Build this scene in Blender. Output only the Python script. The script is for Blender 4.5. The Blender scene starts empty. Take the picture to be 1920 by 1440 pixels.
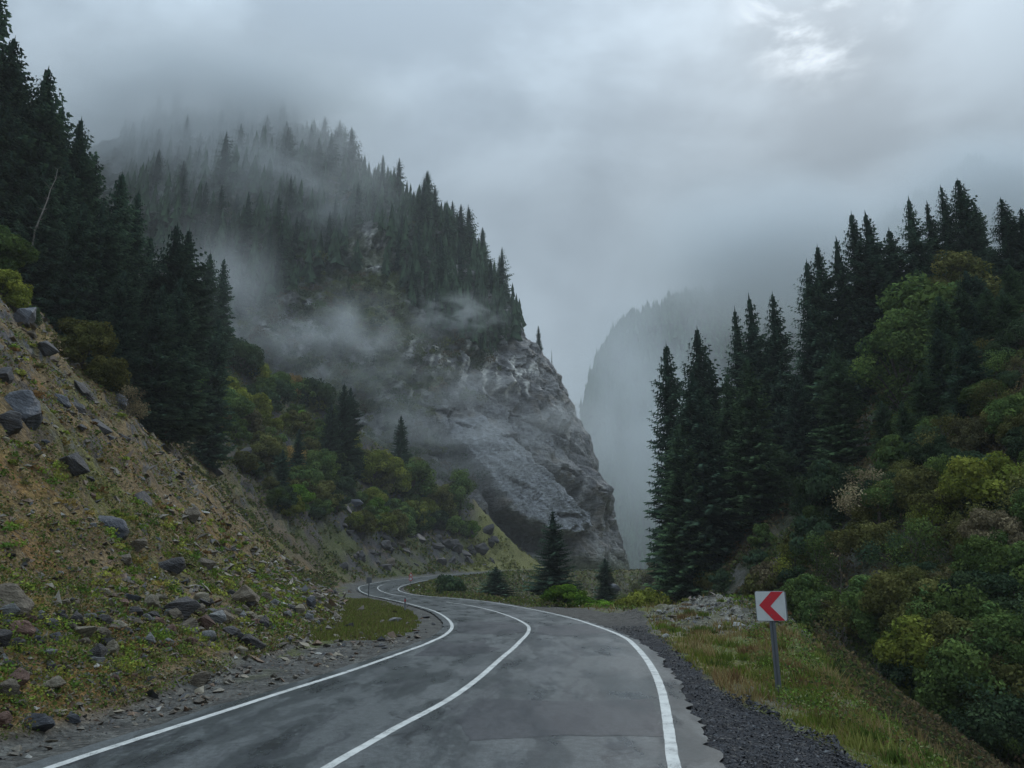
import bpy, math, random
import numpy as np
from mathutils import Vector

SC = bpy.context.scene
COL = SC.collection
rnd = random.Random(7)
RG = np.random.default_rng(11)

# ------------------------------------------------------------------ camera
FPX, CAMH = 1450.0, 2.3                     # focal length in photo pixels (1920 wide), camera height
PITCH = math.atan(338 / FPX)
cam = bpy.data.cameras.new('camera')
cam.sensor_width = 36
cam.lens = 36 * FPX / 1920
cam.clip_start, cam.clip_end = 0.1, 9000
cam_o = bpy.data.objects.new('camera', cam)
cam_o.location = (0, 0, CAMH)
cam_o.rotation_euler = (math.pi / 2 + PITCH, 0, 0)
COL.objects.link(cam_o)
SC.camera = cam_o

# ------------------------------------------------------------------ colour, world, sun
SC.view_settings.view_transform = 'Standard'
SC.view_settings.look = 'None'
SC.view_settings.gamma = 1
SC.view_settings.exposure = 0.14
SC.view_settings.use_curve_mapping = False
SC.render.engine = 'CYCLES'
cy = SC.cycles
cy.use_denoising = True
cy.max_bounces = 5
cy.diffuse_bounces = 2
cy.glossy_bounces = 2
cy.transmission_bounces = 2
cy.transparent_max_bounces = 6
cy.volume_bounces = 5
cy.volume_step_rate = 1.0
cy.volume_max_steps = 96
cy.caustics_reflective = False
cy.caustics_refractive = False

def cam_dir(px, py):
    f = np.array([0, math.cos(PITCH), math.sin(PITCH)])
    u = np.array([0, -math.sin(PITCH), math.cos(PITCH)])
    return f + u * ((720 - py) / FPX) + np.array([1, 0, 0]) * ((px - 960) / FPX)

class NT:
    def __init__(s, tree):
        s.t = tree; s.n = tree.nodes; s.l = tree.links
        s.n.clear()
    def a(s, typ, **kw):
        nd = s.n.new(typ)
        for k, v in kw.items():
            if k.startswith('_'): setattr(nd, k[1:], v)
        return nd
    def link(s, a, b): s.l.new(a, b)
    def val(s, inp, v):
        if isinstance(v, bpy.types.NodeSocket): s.l.new(v, inp)
        else: inp.default_value = v
    def math(s, op, a, b=None, c=None, clamp=False):
        nd = s.n.new('ShaderNodeMath'); nd.operation = op; nd.use_clamp = clamp
        s.val(nd.inputs[0], a)
        if b is not None: s.val(nd.inputs[1], b)
        if c is not None: s.val(nd.inputs[2], c)
        return nd.outputs[0]
    def vmath(s, op, a, b=None):
        nd = s.n.new('ShaderNodeVectorMath'); nd.operation = op
        s.val(nd.inputs[0], a)
        if b is not None: s.val(nd.inputs[1], b)
        return nd.outputs['Value'] if op in ('LENGTH', 'DISTANCE', 'DOT_PRODUCT') else nd.outputs[0]
    def mix(s, f, a, b, mode='MIX'):
        nd = s.n.new('ShaderNodeMix'); nd.data_type = 'RGBA'; nd.blend_type = mode
        s.val(nd.inputs['Factor'], f); s.val(nd.inputs[6], a); s.val(nd.inputs[7], b)
        return nd.outputs[2]
    def noise(s, vec, scale, detail=4, rough=0.5, dist=0.0):
        nd = s.n.new('ShaderNodeTexNoise')
        s.val(nd.inputs['Vector'], vec)
        nd.inputs['Scale'].default_value = scale; nd.inputs['Detail'].default_value = detail
        nd.inputs['Roughness'].default_value = rough; nd.inputs['Distortion'].default_value = dist
        return nd.outputs['Fac']
    def rng(s, v, a, b, c=0.0, d=1.0, smooth=True):
        nd = s.n.new('ShaderNodeMapRange')
        if smooth: nd.interpolation_type = 'SMOOTHSTEP'
        s.val(nd.inputs['Value'], v)
        for i, q in zip((1, 2, 3, 4), (a, b, c, d)): nd.inputs[i].default_value = q
        return nd.outputs[0]
    def mapping(s, vec, scale=(1, 1, 1), rot=(0, 0, 0), loc=(0, 0, 0)):
        nd = s.n.new('ShaderNodeMapping'); s.link(vec, nd.inputs[0])
        nd.inputs['Scale'].default_value = scale; nd.inputs['Rotation'].default_value = rot
        nd.inputs['Location'].default_value = loc
        return nd.outputs[0]

SUN_EL, SUN_AZ = math.radians(38), math.radians(25)
world = bpy.data.worlds.new('World'); SC.world = world; world.use_nodes = True
w = NT(world.node_tree)
tc = w.a('ShaderNodeTexCoord').outputs['Generated']
sky = w.a('ShaderNodeTexSky'); sky.sky_type = 'NISHITA'; sky.sun_disc = False
sky.sun_elevation = SUN_EL; sky.sun_rotation = SUN_AZ
skyc = w.mix(1.0, sky.outputs[0], (0.10, 0.10, 0.10, 1), 'MULTIPLY')
n1 = w.noise(w.mapping(tc, (1, 1, 1.6)), 2.1, 5, 0.5, 0.35)
n2 = w.noise(w.mapping(tc, (1, 1, 1.4), (0, 0, 0), (3.1, 1.7, 0.4)), 5.5, 5, 0.55, 0.2)
mixn = w.math('ADD', w.math('MULTIPLY', n1, 0.7), w.math('MULTIPLY', n2, 0.3))
cloud = w.mix(w.rng(mixn, 0.42, 0.60), (0.215, 0.268, 0.318, 1), (0.365, 0.445, 0.515, 1))
gd = cam_dir(1535, 15); gd = gd / np.linalg.norm(gd)
gap = w.vmath('DOT_PRODUCT', w.vmath('NORMALIZE', tc), tuple(gd))
gapn = w.noise(w.mapping(tc, (1.0, 1.0, 2.2)), 9, 5, 0.6, 0.3)
gapm = w.math('MULTIPLY', w.rng(gap, 0.9945, 1.0), w.rng(gapn, 0.40, 0.74))
cloud = w.mix(gapm, cloud, (0.78, 0.86, 0.93, 1))
skyf = w.mix(0.06, cloud, skyc)
sepd = w.a('ShaderNodeSeparateXYZ'); w.link(w.vmath('NORMALIZE', tc), sepd.inputs[0])
skyf = w.mix(1.0, skyf, w.vmath('MULTIPLY', (1, 1, 1), w.rng(sepd.outputs[2], 0.45, 1.0, 1.0, 3.7, False)), 'MULTIPLY')   # overcast: brighter overhead
bg = w.a('ShaderNodeBackground'); w.link(skyf, bg.inputs[0]); bg.inputs[1].default_value = 1.05
wo = w.a('ShaderNodeOutputWorld'); w.link(bg.outputs[0], wo.inputs[0])

sl = bpy.data.lights.new('sun', 'SUN'); sl.energy = 0.8; sl.angle = math.radians(25)
sl.color = (1.0, 0.97, 0.92)
so = bpy.data.objects.new('sun', sl); COL.objects.link(so)
so.rotation_euler = Vector((-math.sin(SUN_AZ) * math.cos(SUN_EL), -math.cos(SUN_AZ) * math.cos(SUN_EL), -math.sin(SUN_EL))).to_track_quat('-Z', 'Y').to_euler()

# ------------------------------------------------------------------ helpers
def tag(o, label=None, cat=None, group=None, kind=None):
    if label: o['label'] = label
    if cat: o['category'] = cat
    if group: o['group'] = group
    if kind: o['kind'] = kind
    return o
def link(name, me, parent=None):
    o = bpy.data.objects.new(name, me); COL.objects.link(o)
    if parent: o.parent = parent
    return o
def mk_mesh(name, V, Fc, mats=(), col=None, smooth=False, matidx=None):
    """V (n,3); Fc: (m,3) or (m,4) array or a list of such arrays."""
    me = bpy.data.meshes.new(name)
    V = np.asarray(V, dtype=np.float32).reshape(-1, 3)
    Fs = Fc if isinstance(Fc, list) else [Fc]
    Fs = [np.asarray(f, dtype=np.int32) for f in Fs if len(f)]
    tot = np.concatenate([np.full(len(f), f.shape[1], dtype=np.int32) for f in Fs])
    idx = np.concatenate([f.ravel() for f in Fs])
    st = np.concatenate([[0], np.cumsum(tot)[:-1]]).astype(np.int32)
    me.vertices.add(len(V)); me.vertices.foreach_set('co', V.ravel())
    me.loops.add(len(idx)); me.loops.foreach_set('vertex_index', idx)
    me.polygons.add(len(tot)); me.polygons.foreach_set('loop_start', st); me.polygons.foreach_set('loop_total', tot)
    for m in mats: me.materials.append(m)
    if matidx is not None: me.polygons.foreach_set('material_index', np.asarray(matidx, dtype=np.int32))
    me.polygons.foreach_set('use_smooth', np.full(len(tot), smooth))
    if col is not None:
        at = me.color_attributes.new('Col', 'FLOAT_COLOR', 'POINT')
        c = np.ones((len(V), 4), dtype=np.float32); c[:, :3] = col
        at.data.foreach_set('color', c.ravel())
    me.update(); me.validate()
    return me

# numpy gradient noise
def _hash(ix, iy, iz, seed):
    h = (ix.astype(np.int64) * 73856093) ^ (iy.astype(np.int64) * 19349663) ^ (iz.astype(np.int64) * 83492791) ^ (seed * 2654435761)
    h = (h ^ (h >> 13)) * 1274126177 & 0x7fffffff
    h = (h ^ (h >> 16)) * 668265263 & 0x7fffffff
    return h ^ (h >> 15)
_ga = RG.normal(size=(256, 3)); _ga /= np.linalg.norm(_ga, axis=1)[:, None]
def perlin(x, y, z, seed=0):
    x, y, z = np.broadcast_arrays(np.asarray(x, float), np.asarray(y, float), np.asarray(z, float))
    ix, iy, iz = np.floor(x), np.floor(y), np.floor(z)
    fx, fy, fz = x - ix, y - iy, z - iz
    ix, iy, iz = ix.astype(np.int64), iy.astype(np.int64), iz.astype(np.int64)
    sx, sy, sz = (t * t * t * (t * (t * 6 - 15) + 10) for t in (fx, fy, fz))
    out = 0
    for dx in (0, 1):
        wx = sx if dx else 1 - sx
        for dy in (0, 1):
            wy = sy if dy else 1 - sy
            for dz in (0, 1):
                wz = sz if dz else 1 - sz
                g = _ga[_hash(ix + dx, iy + dy, iz + dz, seed) & 255]
                out = out + wx * wy * wz * (g[..., 0] * (fx - dx) + g[..., 1] * (fy - dy) + g[..., 2] * (fz - dz))
    return out * 1.6
def fbm(x, y, z=0.0, octv=4, gain=0.5, seed=0, ridge=False):
    a, f, s, t = 1.0, 1.0, 0, 0
    for i in range(octv):
        n = perlin(np.asarray(x) * f, np.asarray(y) * f, np.asarray(z) * f, seed + i * 17)
        if ridge: n = 1 - 2 * np.abs(n) * 1.4
        s = s + a * n; t += a; a *= gain; f *= 2.03
    return s / t
def sstep(a, b, x):
    t = np.clip((x - a) / (b - a), 0, 1); return t * t * (3 - 2 * t)

# pixel <-> world helpers (photo pixels, 1920 x 1440)
def at_depth(px, py, Y):
    d = cam_dir(px, py); t = Y / d[1]
    return np.array([d[0] * t, Y, CAMH + d[2] * t])
def proj(P):
    P = np.asarray(P, float); q = P - np.array([0, 0, CAMH])
    zf = q[..., 1] * math.cos(PITCH) + q[..., 2] * math.sin(PITCH)
    yu = -q[..., 1] * math.sin(PITCH) + q[..., 2] * math.cos(PITCH)
    return 960 + FPX * q[..., 0] / zf, 720 - FPX * yu / zf

# ------------------------------------------------------------------ road plan
PZ = ([-50, 25, 35, 60, 80, 110, 145, 170, 200, 250, 400], [0, 0, -.25, -.8, -1.15, -1.3, -.5, 0, .25, .9, 2.5])
def zr(Y): return np.interp(Y, *PZ)
def road_pt(px, py):
    d = cam_dir(px, py); Y = np.arange(4, 420, .02); z = CAMH + d[2] / d[1] * Y
    i = np.argmax(z <= zr(Y)); return (d[0] / d[1] * Y[i], Y[i])
LPX = [(100,1440),(235,1395),(400,1342),(540,1296),(650,1262),(745,1228),(815,1203),(842,1187),(850,1174),(839.7,1160),(816,1146),(785,1137),(754,1129),(722.5,1122),(699,1118),(683,1112.5),(670,1102),(680,1098),(711.6,1091),(743,1086.5),(797.5,1081),(840,1077.5),(879,1074),(918,1072)]
CPX = [(615,1440),(700,1392),(745,1365),(800,1337),(850,1309),(900,1272),(940,1235),(965,1215),(985,1195),(993,1182),(990,1172),(960,1157),(920,1144),(880,1135),(836,1129)]
CPX2 = [(760,1118.8),(745,1117),(729,1113.5),(713,1108),(707,1103),(710,1099),(721,1096.5)]
RPX = [(1262,1440),(1258,1400),(1250,1340),(1240,1290),(1222,1250),(1195,1215),(1165,1192),(1120,1175),(1075,1160),(1010,1145),(960,1136),(925.6,1130),(886.6,1125),(847.5,1121.5),(808,1119),(779,1116.0),(761.5,1112.6),(750.6,1108.7),(745,1105),(750.6,1100),(766,1095.5),(793,1089),(849,1082),(879,1079),(916,1076),(944,1073.6)]
def smooth_curve(pts, step=0.35, it=2):
    P = np.array(pts, float)
    for _ in range(it + 1):                                  # Chaikin corner cutting
        Q = [P[0]]
        for a, b in zip(P[:-1], P[1:]): Q += [a * .75 + b * .25, a * .25 + b * .75]
        Q.append(P[-1]); P = np.array(Q)
    seg = np.hypot(*(P[1:] - P[:-1]).T); s = np.concatenate([[0], np.cumsum(seg)])
    n = int(s[-1] / step) + 2; t = np.linspace(0, s[-1], n)
    return np.stack([np.interp(t, s, P[:, 0]), np.interp(t, s, P[:, 1])], 1)
EL = smooth_curve([(-8.6,-14),(-6.6,2)] + [road_pt(*p) for p in LPX] + [(2.5,219.5),(11,228.5),(22,236),(40,246),(70,256)])
ER = smooth_curve([(-2.6,-14),(0.9,2)] + [road_pt(*p) for p in RPX] + [(6,211.5),(14,219.5),(26,228),(44,238),(74,249)])
CL = smooth_curve([(-5.4,-14),(-3.1,4)] + [road_pt(*p) for p in CPX])
CL2 = smooth_curve([road_pt(*p) for p in CPX2])

class Poly:
    """signed distance to a polyline, positive on its left hand side"""
    def __init__(s, P, keep=1):
        s.P = np.asarray(P, float)[::keep]
    def sd(s, x, y):
        x = np.asarray(x, float); y = np.asarray(y, float); sh = x.shape
        x = x.ravel(); y = y.ravel()
        best = np.full(x.shape, 1e18); sg = np.ones(x.shape); arc = np.zeros(x.shape); acc = 0
        for a, b in zip(s.P[:-1], s.P[1:]):
            dx, dy = b - a; L2 = dx * dx + dy * dy
            t = np.clip(((x - a[0]) * dx + (y - a[1]) * dy) / L2, 0, 1)
            ex, ey = x - a[0] - t * dx, y - a[1] - t * dy
            d = ex * ex + ey * ey; m = d < best - 1e-9
            best[m] = d[m]; sg[m] = np.sign(dx * ey - dy * ex)[m]; arc[m] = acc + t[m] * math.sqrt(L2); acc += math.sqrt(L2)
        s.arc = arc.reshape(sh)
        return (np.sqrt(best) * np.where(sg == 0, 1, sg)).reshape(sh)

PEL, PER = Poly(EL, 9), Poly(ER, 9)
FOOT = Poly(smooth_curve([(-9.3,-14),(-7.6,0),(-6.6,9.7),(-6.1,12.5),(-5.9,19.6),(-6.6,29),(-8.7,39),(-12.4,58),(-17,80),(-21.5,97),(-26,118),(-26,132),(-24.5,143),(-21,157),(-16.5,175),(-12,196),(-6,212),(3,223.5),(15,234),(40,249),(80,262)], 4.0))
CREST = Poly(smooth_curve([(4.6,-14),(4.7,0),(5.1,9),(6.2,15),(8.9,26),(11.8,34),(12,44),(8,56),(2.6,68),(-1.5,80),(-5,92),(-9,102),(-12.5,112),(-14,124),(-12.6,136),(-9,152),(-4.5,170),(1.5,190),(7.5,206),(16,217),(30,228),(60,240),(90,250)], 4.0))
RFOOT = Poly(smooth_curve([(70,-20),(45,0),(30,14),(22,26),(17,42),(13.5,58),(14,90),(18,125),(26,160),(40,200),(60,250),(100,340),(150,430)], 6.0))
CAPX = ([-200, -110, -70, -45, -25, -12, -5, 3, 9, 14, 60], [120, 80, 54, 40, 29, 22, 14, 6, 1.5, -3, -8])

def H(x, y, full=False):
    x = np.asarray(x, float); y = np.asarray(y, float)
    base = zr(y)
    dF = FOOT.sd(x, y); dC = -CREST.sd(x, y); dR = -RFOOT.sd(x, y)
    dl, dr = PEL.sd(x, y), -PER.sd(x, y)
    big = fbm(x / 22, y / 22, 3.1, 3, seed=5)
    mid = fbm(x / 5, y / 5, 1.7, 4, seed=9)
    fin = fbm(x / 1.1, y / 1.1, 0.3, 3, seed=21)
    # left hill
    d = np.maximum(dF, 0)
    prof = 0.42 * d + 0.52 * (np.sqrt((d - 4.5) ** 2 + 1.5) + (d - 4.5)) / 2 - 0.52 * (math.sqrt(4.5 ** 2 + 1.5) - 4.5) / 2
    rug = sstep(1.5, 9, d)
    st = fbm((x * 0.35 + y * 0.9) / 3.2, (x * .9 - y * .35) / 9, prof / 14, 4, seed=33, ridge=True)
    farr = sstep(100, 135, y)
    led = fbm(x / 3.4 + .3 * mid, y / 3.4, prof / 3.0, 3, seed=41); led = np.floor(led * 5) / 5 * .6 + .4 * led + sstep(.0, .2, (led * 5) % 1) * .2 * .6
    hl = base + prof + rug * led * 1.1 * sstep(2, 7, d) + rug * (big * 4.0 * sstep(8, 30, d) + mid * (0.7 + 1.3 * farr) + st * (0.35 + 1.6 * farr)) + (0.12 + 0.1 * rug) * fin * sstep(0, 1.2, d)
    cap = np.interp(x, *CAPX) + big * 2.5 + mid * 1.0
    over = np.maximum(hl - cap, 0) * sstep(120, 165, y)
    hl = hl - over * 1.7
    hl = np.maximum(hl, -6 + mid)
    hl = np.where(y > 262, np.minimum(hl, -5 + mid), hl)
    # right: flat verge, bank, ravine, hillside
    d = np.maximum(dC, 0)
    bank = base - 0.06 * np.maximum(dr - 2.5, 0) * sstep(-1, -4, dC - 2) * 0 - np.minimum(0.78 * d, 6.2 + base) + 0.35 * mid * sstep(0.3, 3, d)
    verge = 0.09 * fin * sstep(1.6, 2.8, dr) + 0.20 * mid * sstep(1.8, 4, dr) - 0.10 * np.clip(dr - 1.4, 0, 3) * sstep(26, 18, y)
    for (mx, my, mh, ms) in ((8.3, 41, .75, 1.5), (10.6, 39.5, 1.1, 1.7), (12.2, 37, 1.0, 1.6), (10.4, 34.5, .9, 1.3), (8.0, 34.0, .45, 1.5), (11.5, 31.5, .7, 1.4), (6.2, 43.5, .35, 1.6)):
        verge = verge + mh * np.exp(-((x - mx) ** 2 + (y - my) ** 2) / (2 * ms * ms)) * (1 + .5 * mid + .5 * fin) * .62
    d = np.maximum(dR, 0)
    hr = -6.2 + 0.88 * d + sstep(1, 8, d) * (big * 4.5 + mid * 1.2) + 0.25 * fin
    hr = np.minimum(hr, 120 + 8 * big)
    # broken edge of the dark gravel apron beside the near right lane
    gr = np.maximum(bank + verge, hr)
    gr = np.where(y > 275, np.maximum(np.minimum(gr, -5 + mid), hr), gr)
    h = np.where(dF > 0, hl, gr)
    road = (dl < 0.9) & (dr < 0.9)
    # soften shoulders next to the carriageway, drop the ground under it
    under = np.minimum(sstep(0.15, -0.1, dl - 0.30), sstep(0.15, -0.1, dr - 0.30))
    h = h - 0.16 * under - 0.03 * (1 - under)
    if full: return h, dF, dC, dR, dl, dr, big, mid, fin, st
    return h
def Hs(x, y): return float(H(np.array([x]), np.array([y]))[0])

# coarse height table for quick ray hits
def hit(px, py, y0=6, y1=420):
    d = cam_dir(px, py)
    Y = np.concatenate([np.arange(y0, 60, .3), np.arange(60, y1, 1.0)])
    t = Y / d[1]; X = d[0] * t; Z = CAMH + d[2] * t
    m = (X > -140) & (X < 160)
    h = H(X, Y); below = (Z <= h) & m
    if not below.any(): return None
    i = int(np.argmax(below))
    if i == 0 or below[i - 1] or not m[i - 1]: return np.array([X[i], Y[i], h[i]])
    g0, g1 = Z[i - 1] - h[i - 1], h[i] - Z[i]; f = g0 / (g0 + g1 + 1e-9)
    return np.array([X[i - 1] + (X[i] - X[i - 1]) * f, Y[i - 1] + (Y[i] - Y[i - 1]) * f, Z[i - 1] + (Z[i] - Z[i - 1]) * f])

# ------------------------------------------------------------------ materials
def new_mat(name):
    m = bpy.data.materials.new(name); m.use_nodes = True
    return m, NT(m.node_tree)
def bsdf(n, col, rough=0.8, bump=None, bstr=0.5, bdist=0.05, spec=0.3, metal=0.0, normal=None):
    p = n.a('ShaderNodeBsdfPrincipled'); n.val(p.inputs['Base Color'], col); n.val(p.inputs['Roughness'], rough)
    n.val(p.inputs['Specular IOR Level'], spec); p.inputs['Metallic'].default_value = metal
    if bump is not None:
        b = n.a('ShaderNodeBump'); b.inputs['Strength'].default_value = bstr; b.inputs['Distance'].default_value = bdist
        n.link(bump, b.inputs['Height']); n.link(b.outputs[0], p.inputs['Normal'])
    o = n.a('ShaderNodeOutputMaterial'); n.link(p.outputs[0], o.inputs[0])
    return p

def ground_mat():
    m, n = new_mat('ground')
    pos = n.a('ShaderNodeTexCoord').outputs['Object']
    at = n.a('ShaderNodeVertexColor'); at.layer_name = 'Col'
    f1 = n.noise(pos, 3.2, 6, 0.7); f2 = n.noise(pos, 16, 4, 0.6)
    v = n.a('ShaderNodeTexVoronoi'); v.inputs['Scale'].default_value = 9; n.link(pos, v.inputs['Vector'])
    v2 = n.a('ShaderNodeTexVoronoi'); v2.inputs['Scale'].default_value = 2.3; n.link(pos, v2.inputs['Vector'])
    g = n.math('MULTIPLY', n.rng(f1, 0.3, 0.7, 0.55, 1.5), n.rng(f2, 0.3, 0.7, 0.6, 1.4))
    c = n.mix(1.0, at.outputs[0], n.vmath('MULTIPLY', (1, 1, 1), g), 'MULTIPLY')
    sep = n.a('ShaderNodeSeparateColor'); n.link(v.outputs['Color'], sep.inputs[0])
    stone = n.math('MULTIPLY', n.rng(sep.outputs[0], 0.62, 0.8), n.rng(v.outputs['Distance'], 0.45, 0.25))
    c = n.mix(n.math('MULTIPLY', stone, 0.55), c, (0.20, 0.19, 0.165, 1))
    h = n.math('ADD', n.math('MULTIPLY', f1, 1.2), n.math('ADD', n.math('MULTIPLY', f2, 0.35), n.math('MULTIPLY', v.outputs['Distance'], -0.4)))
    h = n.math('ADD', h, n.math('MULTIPLY', v2.outputs['Distance'], -0.8))
    bsdf(n, c, 0.85, h, 0.9, 0.16, 0.25)
    return m

def asphalt_mat(name='asphalt', patch=0.0):
    m, n = new_mat(name)
    pos = n.a('ShaderNodeTexCoord').outputs['Object']
    ps = n.mapping(pos, (0.55, 0.16, 1), (0, 0, math.radians(-8)))
    big = n.noise(ps, 1.6, 7, 0.62, 0.15)
    big2 = n.noise(n.mapping(pos, (1.0, 0.35, 1), (0, 0, 0.1), (4, 9, 0)), 1.1, 7, 0.68, 0.2)
    fine = n.noise(pos, 60, 3, 0.7); fin2 = n.noise(pos, 9, 4, 0.6)
    c = n.mix(n.rng(big, 0.475, 0.52), (0.054, 0.061, 0.063, 1), (0.088, 0.097, 0.098, 1))
    c = n.mix(n.math('MULTIPLY', n.rng(big2, 0.58, 0.60), 0.55), c, (0.028, 0.030, 0.036, 1))
    if patch: c = n.mix(0.75, c, (0.034, 0.036, 0.044, 1))
    at = n.a('ShaderNodeVertexColor'); at.layer_name = 'Col'
    sx = n.a('ShaderNodeSeparateColor'); n.link(at.outputs[0], sx.inputs[0])
    cmb = n.a('ShaderNodeCombineXYZ'); n.link(sx.outputs[0], cmb.inputs[0]); n.link(n.math('MULTIPLY', sx.outputs[1], 0.07), cmb.inputs[1])
    streak = n.noise(cmb.outputs[0], 2.6, 6, 0.7)
    track = n.math('ABSOLUTE', n.math('SINE', n.math('MULTIPLY', sx.outputs[0], 1.75)))
    if not patch:
        c = n.mix(n.math('MULTIPLY', n.rng(streak, 0.53, 0.60), 0.6), c, (0.034, 0.037, 0.043, 1))
        c = n.mix(n.math('MULTIPLY', n.math('MULTIPLY', n.rng(track, 0.7, 1.0), n.rng(streak, 0.3, 0.6)), 0.35), c, (0.15, 0.158, 0.16, 1))
    g = n.math('MULTIPLY', n.rng(fine, 0.3, 0.7, 0.5, 1.5), n.rng(fin2, 0.3, 0.7, 0.78, 1.22))
    c = n.mix(1.0, c, n.vmath('MULTIPLY', (1, 1, 1), g), 'MULTIPLY')
    # thin cracks
    v = n.a('ShaderNodeTexVoronoi'); v.feature = 'DISTANCE_TO_EDGE'; v.inputs['Scale'].default_value = 0.33
    wob = n.a('ShaderNodeVectorMath'); wob.operation = 'ADD'; n.link(pos, wob.inputs[0])
    nz = n.a('ShaderNodeTexNoise'); nz.inputs['Scale'].default_value = 1.6; nz.inputs['Detail'].default_value = 5; n.link(pos, nz.inputs['Vector'])
    n.link(n.vmath('MULTIPLY', nz.outputs['Color'], (0.9, 0.9, 0)), wob.inputs[1])
    n.link(wob.outputs[0], v.inputs['Vector'])
    cr = n.math('MULTIPLY', n.rng(v.outputs['Distance'], 0.006, 0.001), n.rng(big2, 0.44, 0.56))
    c = n.mix(n.math('MULTIPLY', cr, 0.8), c, (0.012, 0.012, 0.014, 1))
    r = n.math('ADD', n.rng(big, 0.35, 0.65, 0.30, 0.50), n.math('MULTIPLY', n.rng(big2, 0.5, 0.62), -0.10 if not patch else 0.10))
    bsdf(n, c, r, n.math('ADD', n.math('MULTIPLY', fine, 1.0), n.math('MULTIPLY', fin2, 0.8)), 0.35, 0.012, 0.5)
    return m

def paint_mat():
    m, n = new_mat('road_paint')
    pos = n.a('ShaderNodeTexCoord').outputs['Object']
    f = n.noise(pos, 3.0, 6, 0.7); g = n.noise(pos, 40, 4, 0.7)
    c = n.mix(n.rng(f, 0.35, 0.7), (0.68, 0.69, 0.66, 1), (0.45, 0.46, 0.44, 1))
    c = n.mix(n.rng(n.math('ADD', n.math('MULTIPLY', g, .6), n.math('MULTIPLY', f, .4)), 0.555, 0.62), c, (0.11, 0.115, 0.12, 1))
    bsdf(n, c, 0.55, g, 0.2, 0.01, 0.4)
    return m

def rock_mat(name, c1, c2, c3=None, rough=0.6, vscale=1.0, spec=0.4):
    m, n = new_mat(name)
    pos = n.a('ShaderNodeTexCoord').outputs['Object']
    oi = n.a('ShaderNodeObjectInfo')
    off = n.a('ShaderNodeVectorMath'); off.operation = 'ADD'; n.link(pos, off.inputs[0])
    n.link(n.vmath('SCALE', (1, 1, 1)), off.inputs[1])
    sc = n.vmath('MULTIPLY', n.vmath('ADD', (0, 0, 0), oi.outputs['Random']), (37, 21, 13)); n.link(sc, off.inputs[1])
    p = off.outputs[0]
    a = n.noise(p, 1.6 * vscale, 6, 0.65, 0.5); st = n.noise(n.mapping(p, (1, 1, 5), (0.5, 0.2, 0)), 1.6 * vscale, 5, 0.6, 0.4)
    fine = n.noise(p, 14 * vscale, 4, 0.65)
    c = n.mix(n.rng(a, 0.36, 0.64), c1, c2)
    c = n.mix(n.math('MULTIPLY', n.rng(st, 0.55, 0.7), 0.7), c, c3 or c1)
    c = n.mix(1.0, c, n.vmath('MULTIPLY', (1, 1, 1), n.math('MULTIPLY', n.rng(fine, .25, .75, .7, 1.3), n.rng(oi.outputs['Random'], 0, 1, .75, 1.25, False))), 'MULTIPLY')
    h = n.math('ADD', n.math('MULTIPLY', a, 1.0), n.math('ADD', n.math('MULTIPLY', st, 1.2), n.math('MULTIPLY', fine, 0.3)))
    bsdf(n, c, rough, h, 0.8, 0.12 / vscale, spec)
    return m

def leaf_mat(name, c1, c2, trans=0.25, var=0.3):
    m, n = new_mat(name)
    at = n.a('ShaderNodeVertexColor'); at.layer_name = 'Col'
    sep = n.a('ShaderNodeSeparateColor'); n.link(at.outputs[0], sep.inputs[0])
    oi = n.a('ShaderNodeObjectInfo')
    c = n.mix(sep.outputs[1], c1, c2)
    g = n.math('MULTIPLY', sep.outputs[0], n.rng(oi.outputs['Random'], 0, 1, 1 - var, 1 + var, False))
    c = n.mix(1.0, c, n.vmath('MULTIPLY', (1, 1, 1), g), 'MULTIPLY')
    d = n.a('ShaderNodeBsdfDiffuse'); n.link(c, d.inputs[0])
    t = n.a('ShaderNodeBsdfTranslucent'); n.link(c, t.inputs[0])
    mx = n.a('ShaderNodeMixShader'); mx.inputs[0].default_value = trans
    n.link(d.outputs[0], mx.inputs[1]); n.link(t.outputs[0], mx.inputs[2])
    o = n.a('ShaderNodeOutputMaterial'); n.link(mx.outputs[0], o.inputs[0])
    return m

def vcol_leaf(name, trans=0.25):
    m, n = new_mat(name)
    at = n.a('ShaderNodeVertexColor'); at.layer_name = 'Col'
    d = n.a('ShaderNodeBsdfDiffuse'); n.link(at.outputs[0], d.inputs[0])
    t = n.a('ShaderNodeBsdfTranslucent'); n.link(at.outputs[0], t.inputs[0])
    mx = n.a('ShaderNodeMixShader'); mx.inputs[0].default_value = trans
    n.link(d.outputs[0], mx.inputs[1]); n.link(t.outputs[0], mx.inputs[2])
    o = n.a('ShaderNodeOutputMaterial'); n.link(mx.outputs[0], o.inputs[0])
    return m

def plain(name, col, rough=0.5, spec=0.4, metal=0.0, dirt=0.25):
    m, n = new_mat(name)
    pos = n.a('ShaderNodeTexCoord').outputs['Object']
    f = n.noise(pos, 7, 6, 0.7)
    c = n.mix(n.math('MULTIPLY', n.rng(f, 0.45, 0.75), dirt), (*col, 1), (0.08, 0.08, 0.07, 1))
    bsdf(n, c, rough, f, 0.1, 0.01, spec, metal)
    return m

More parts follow.
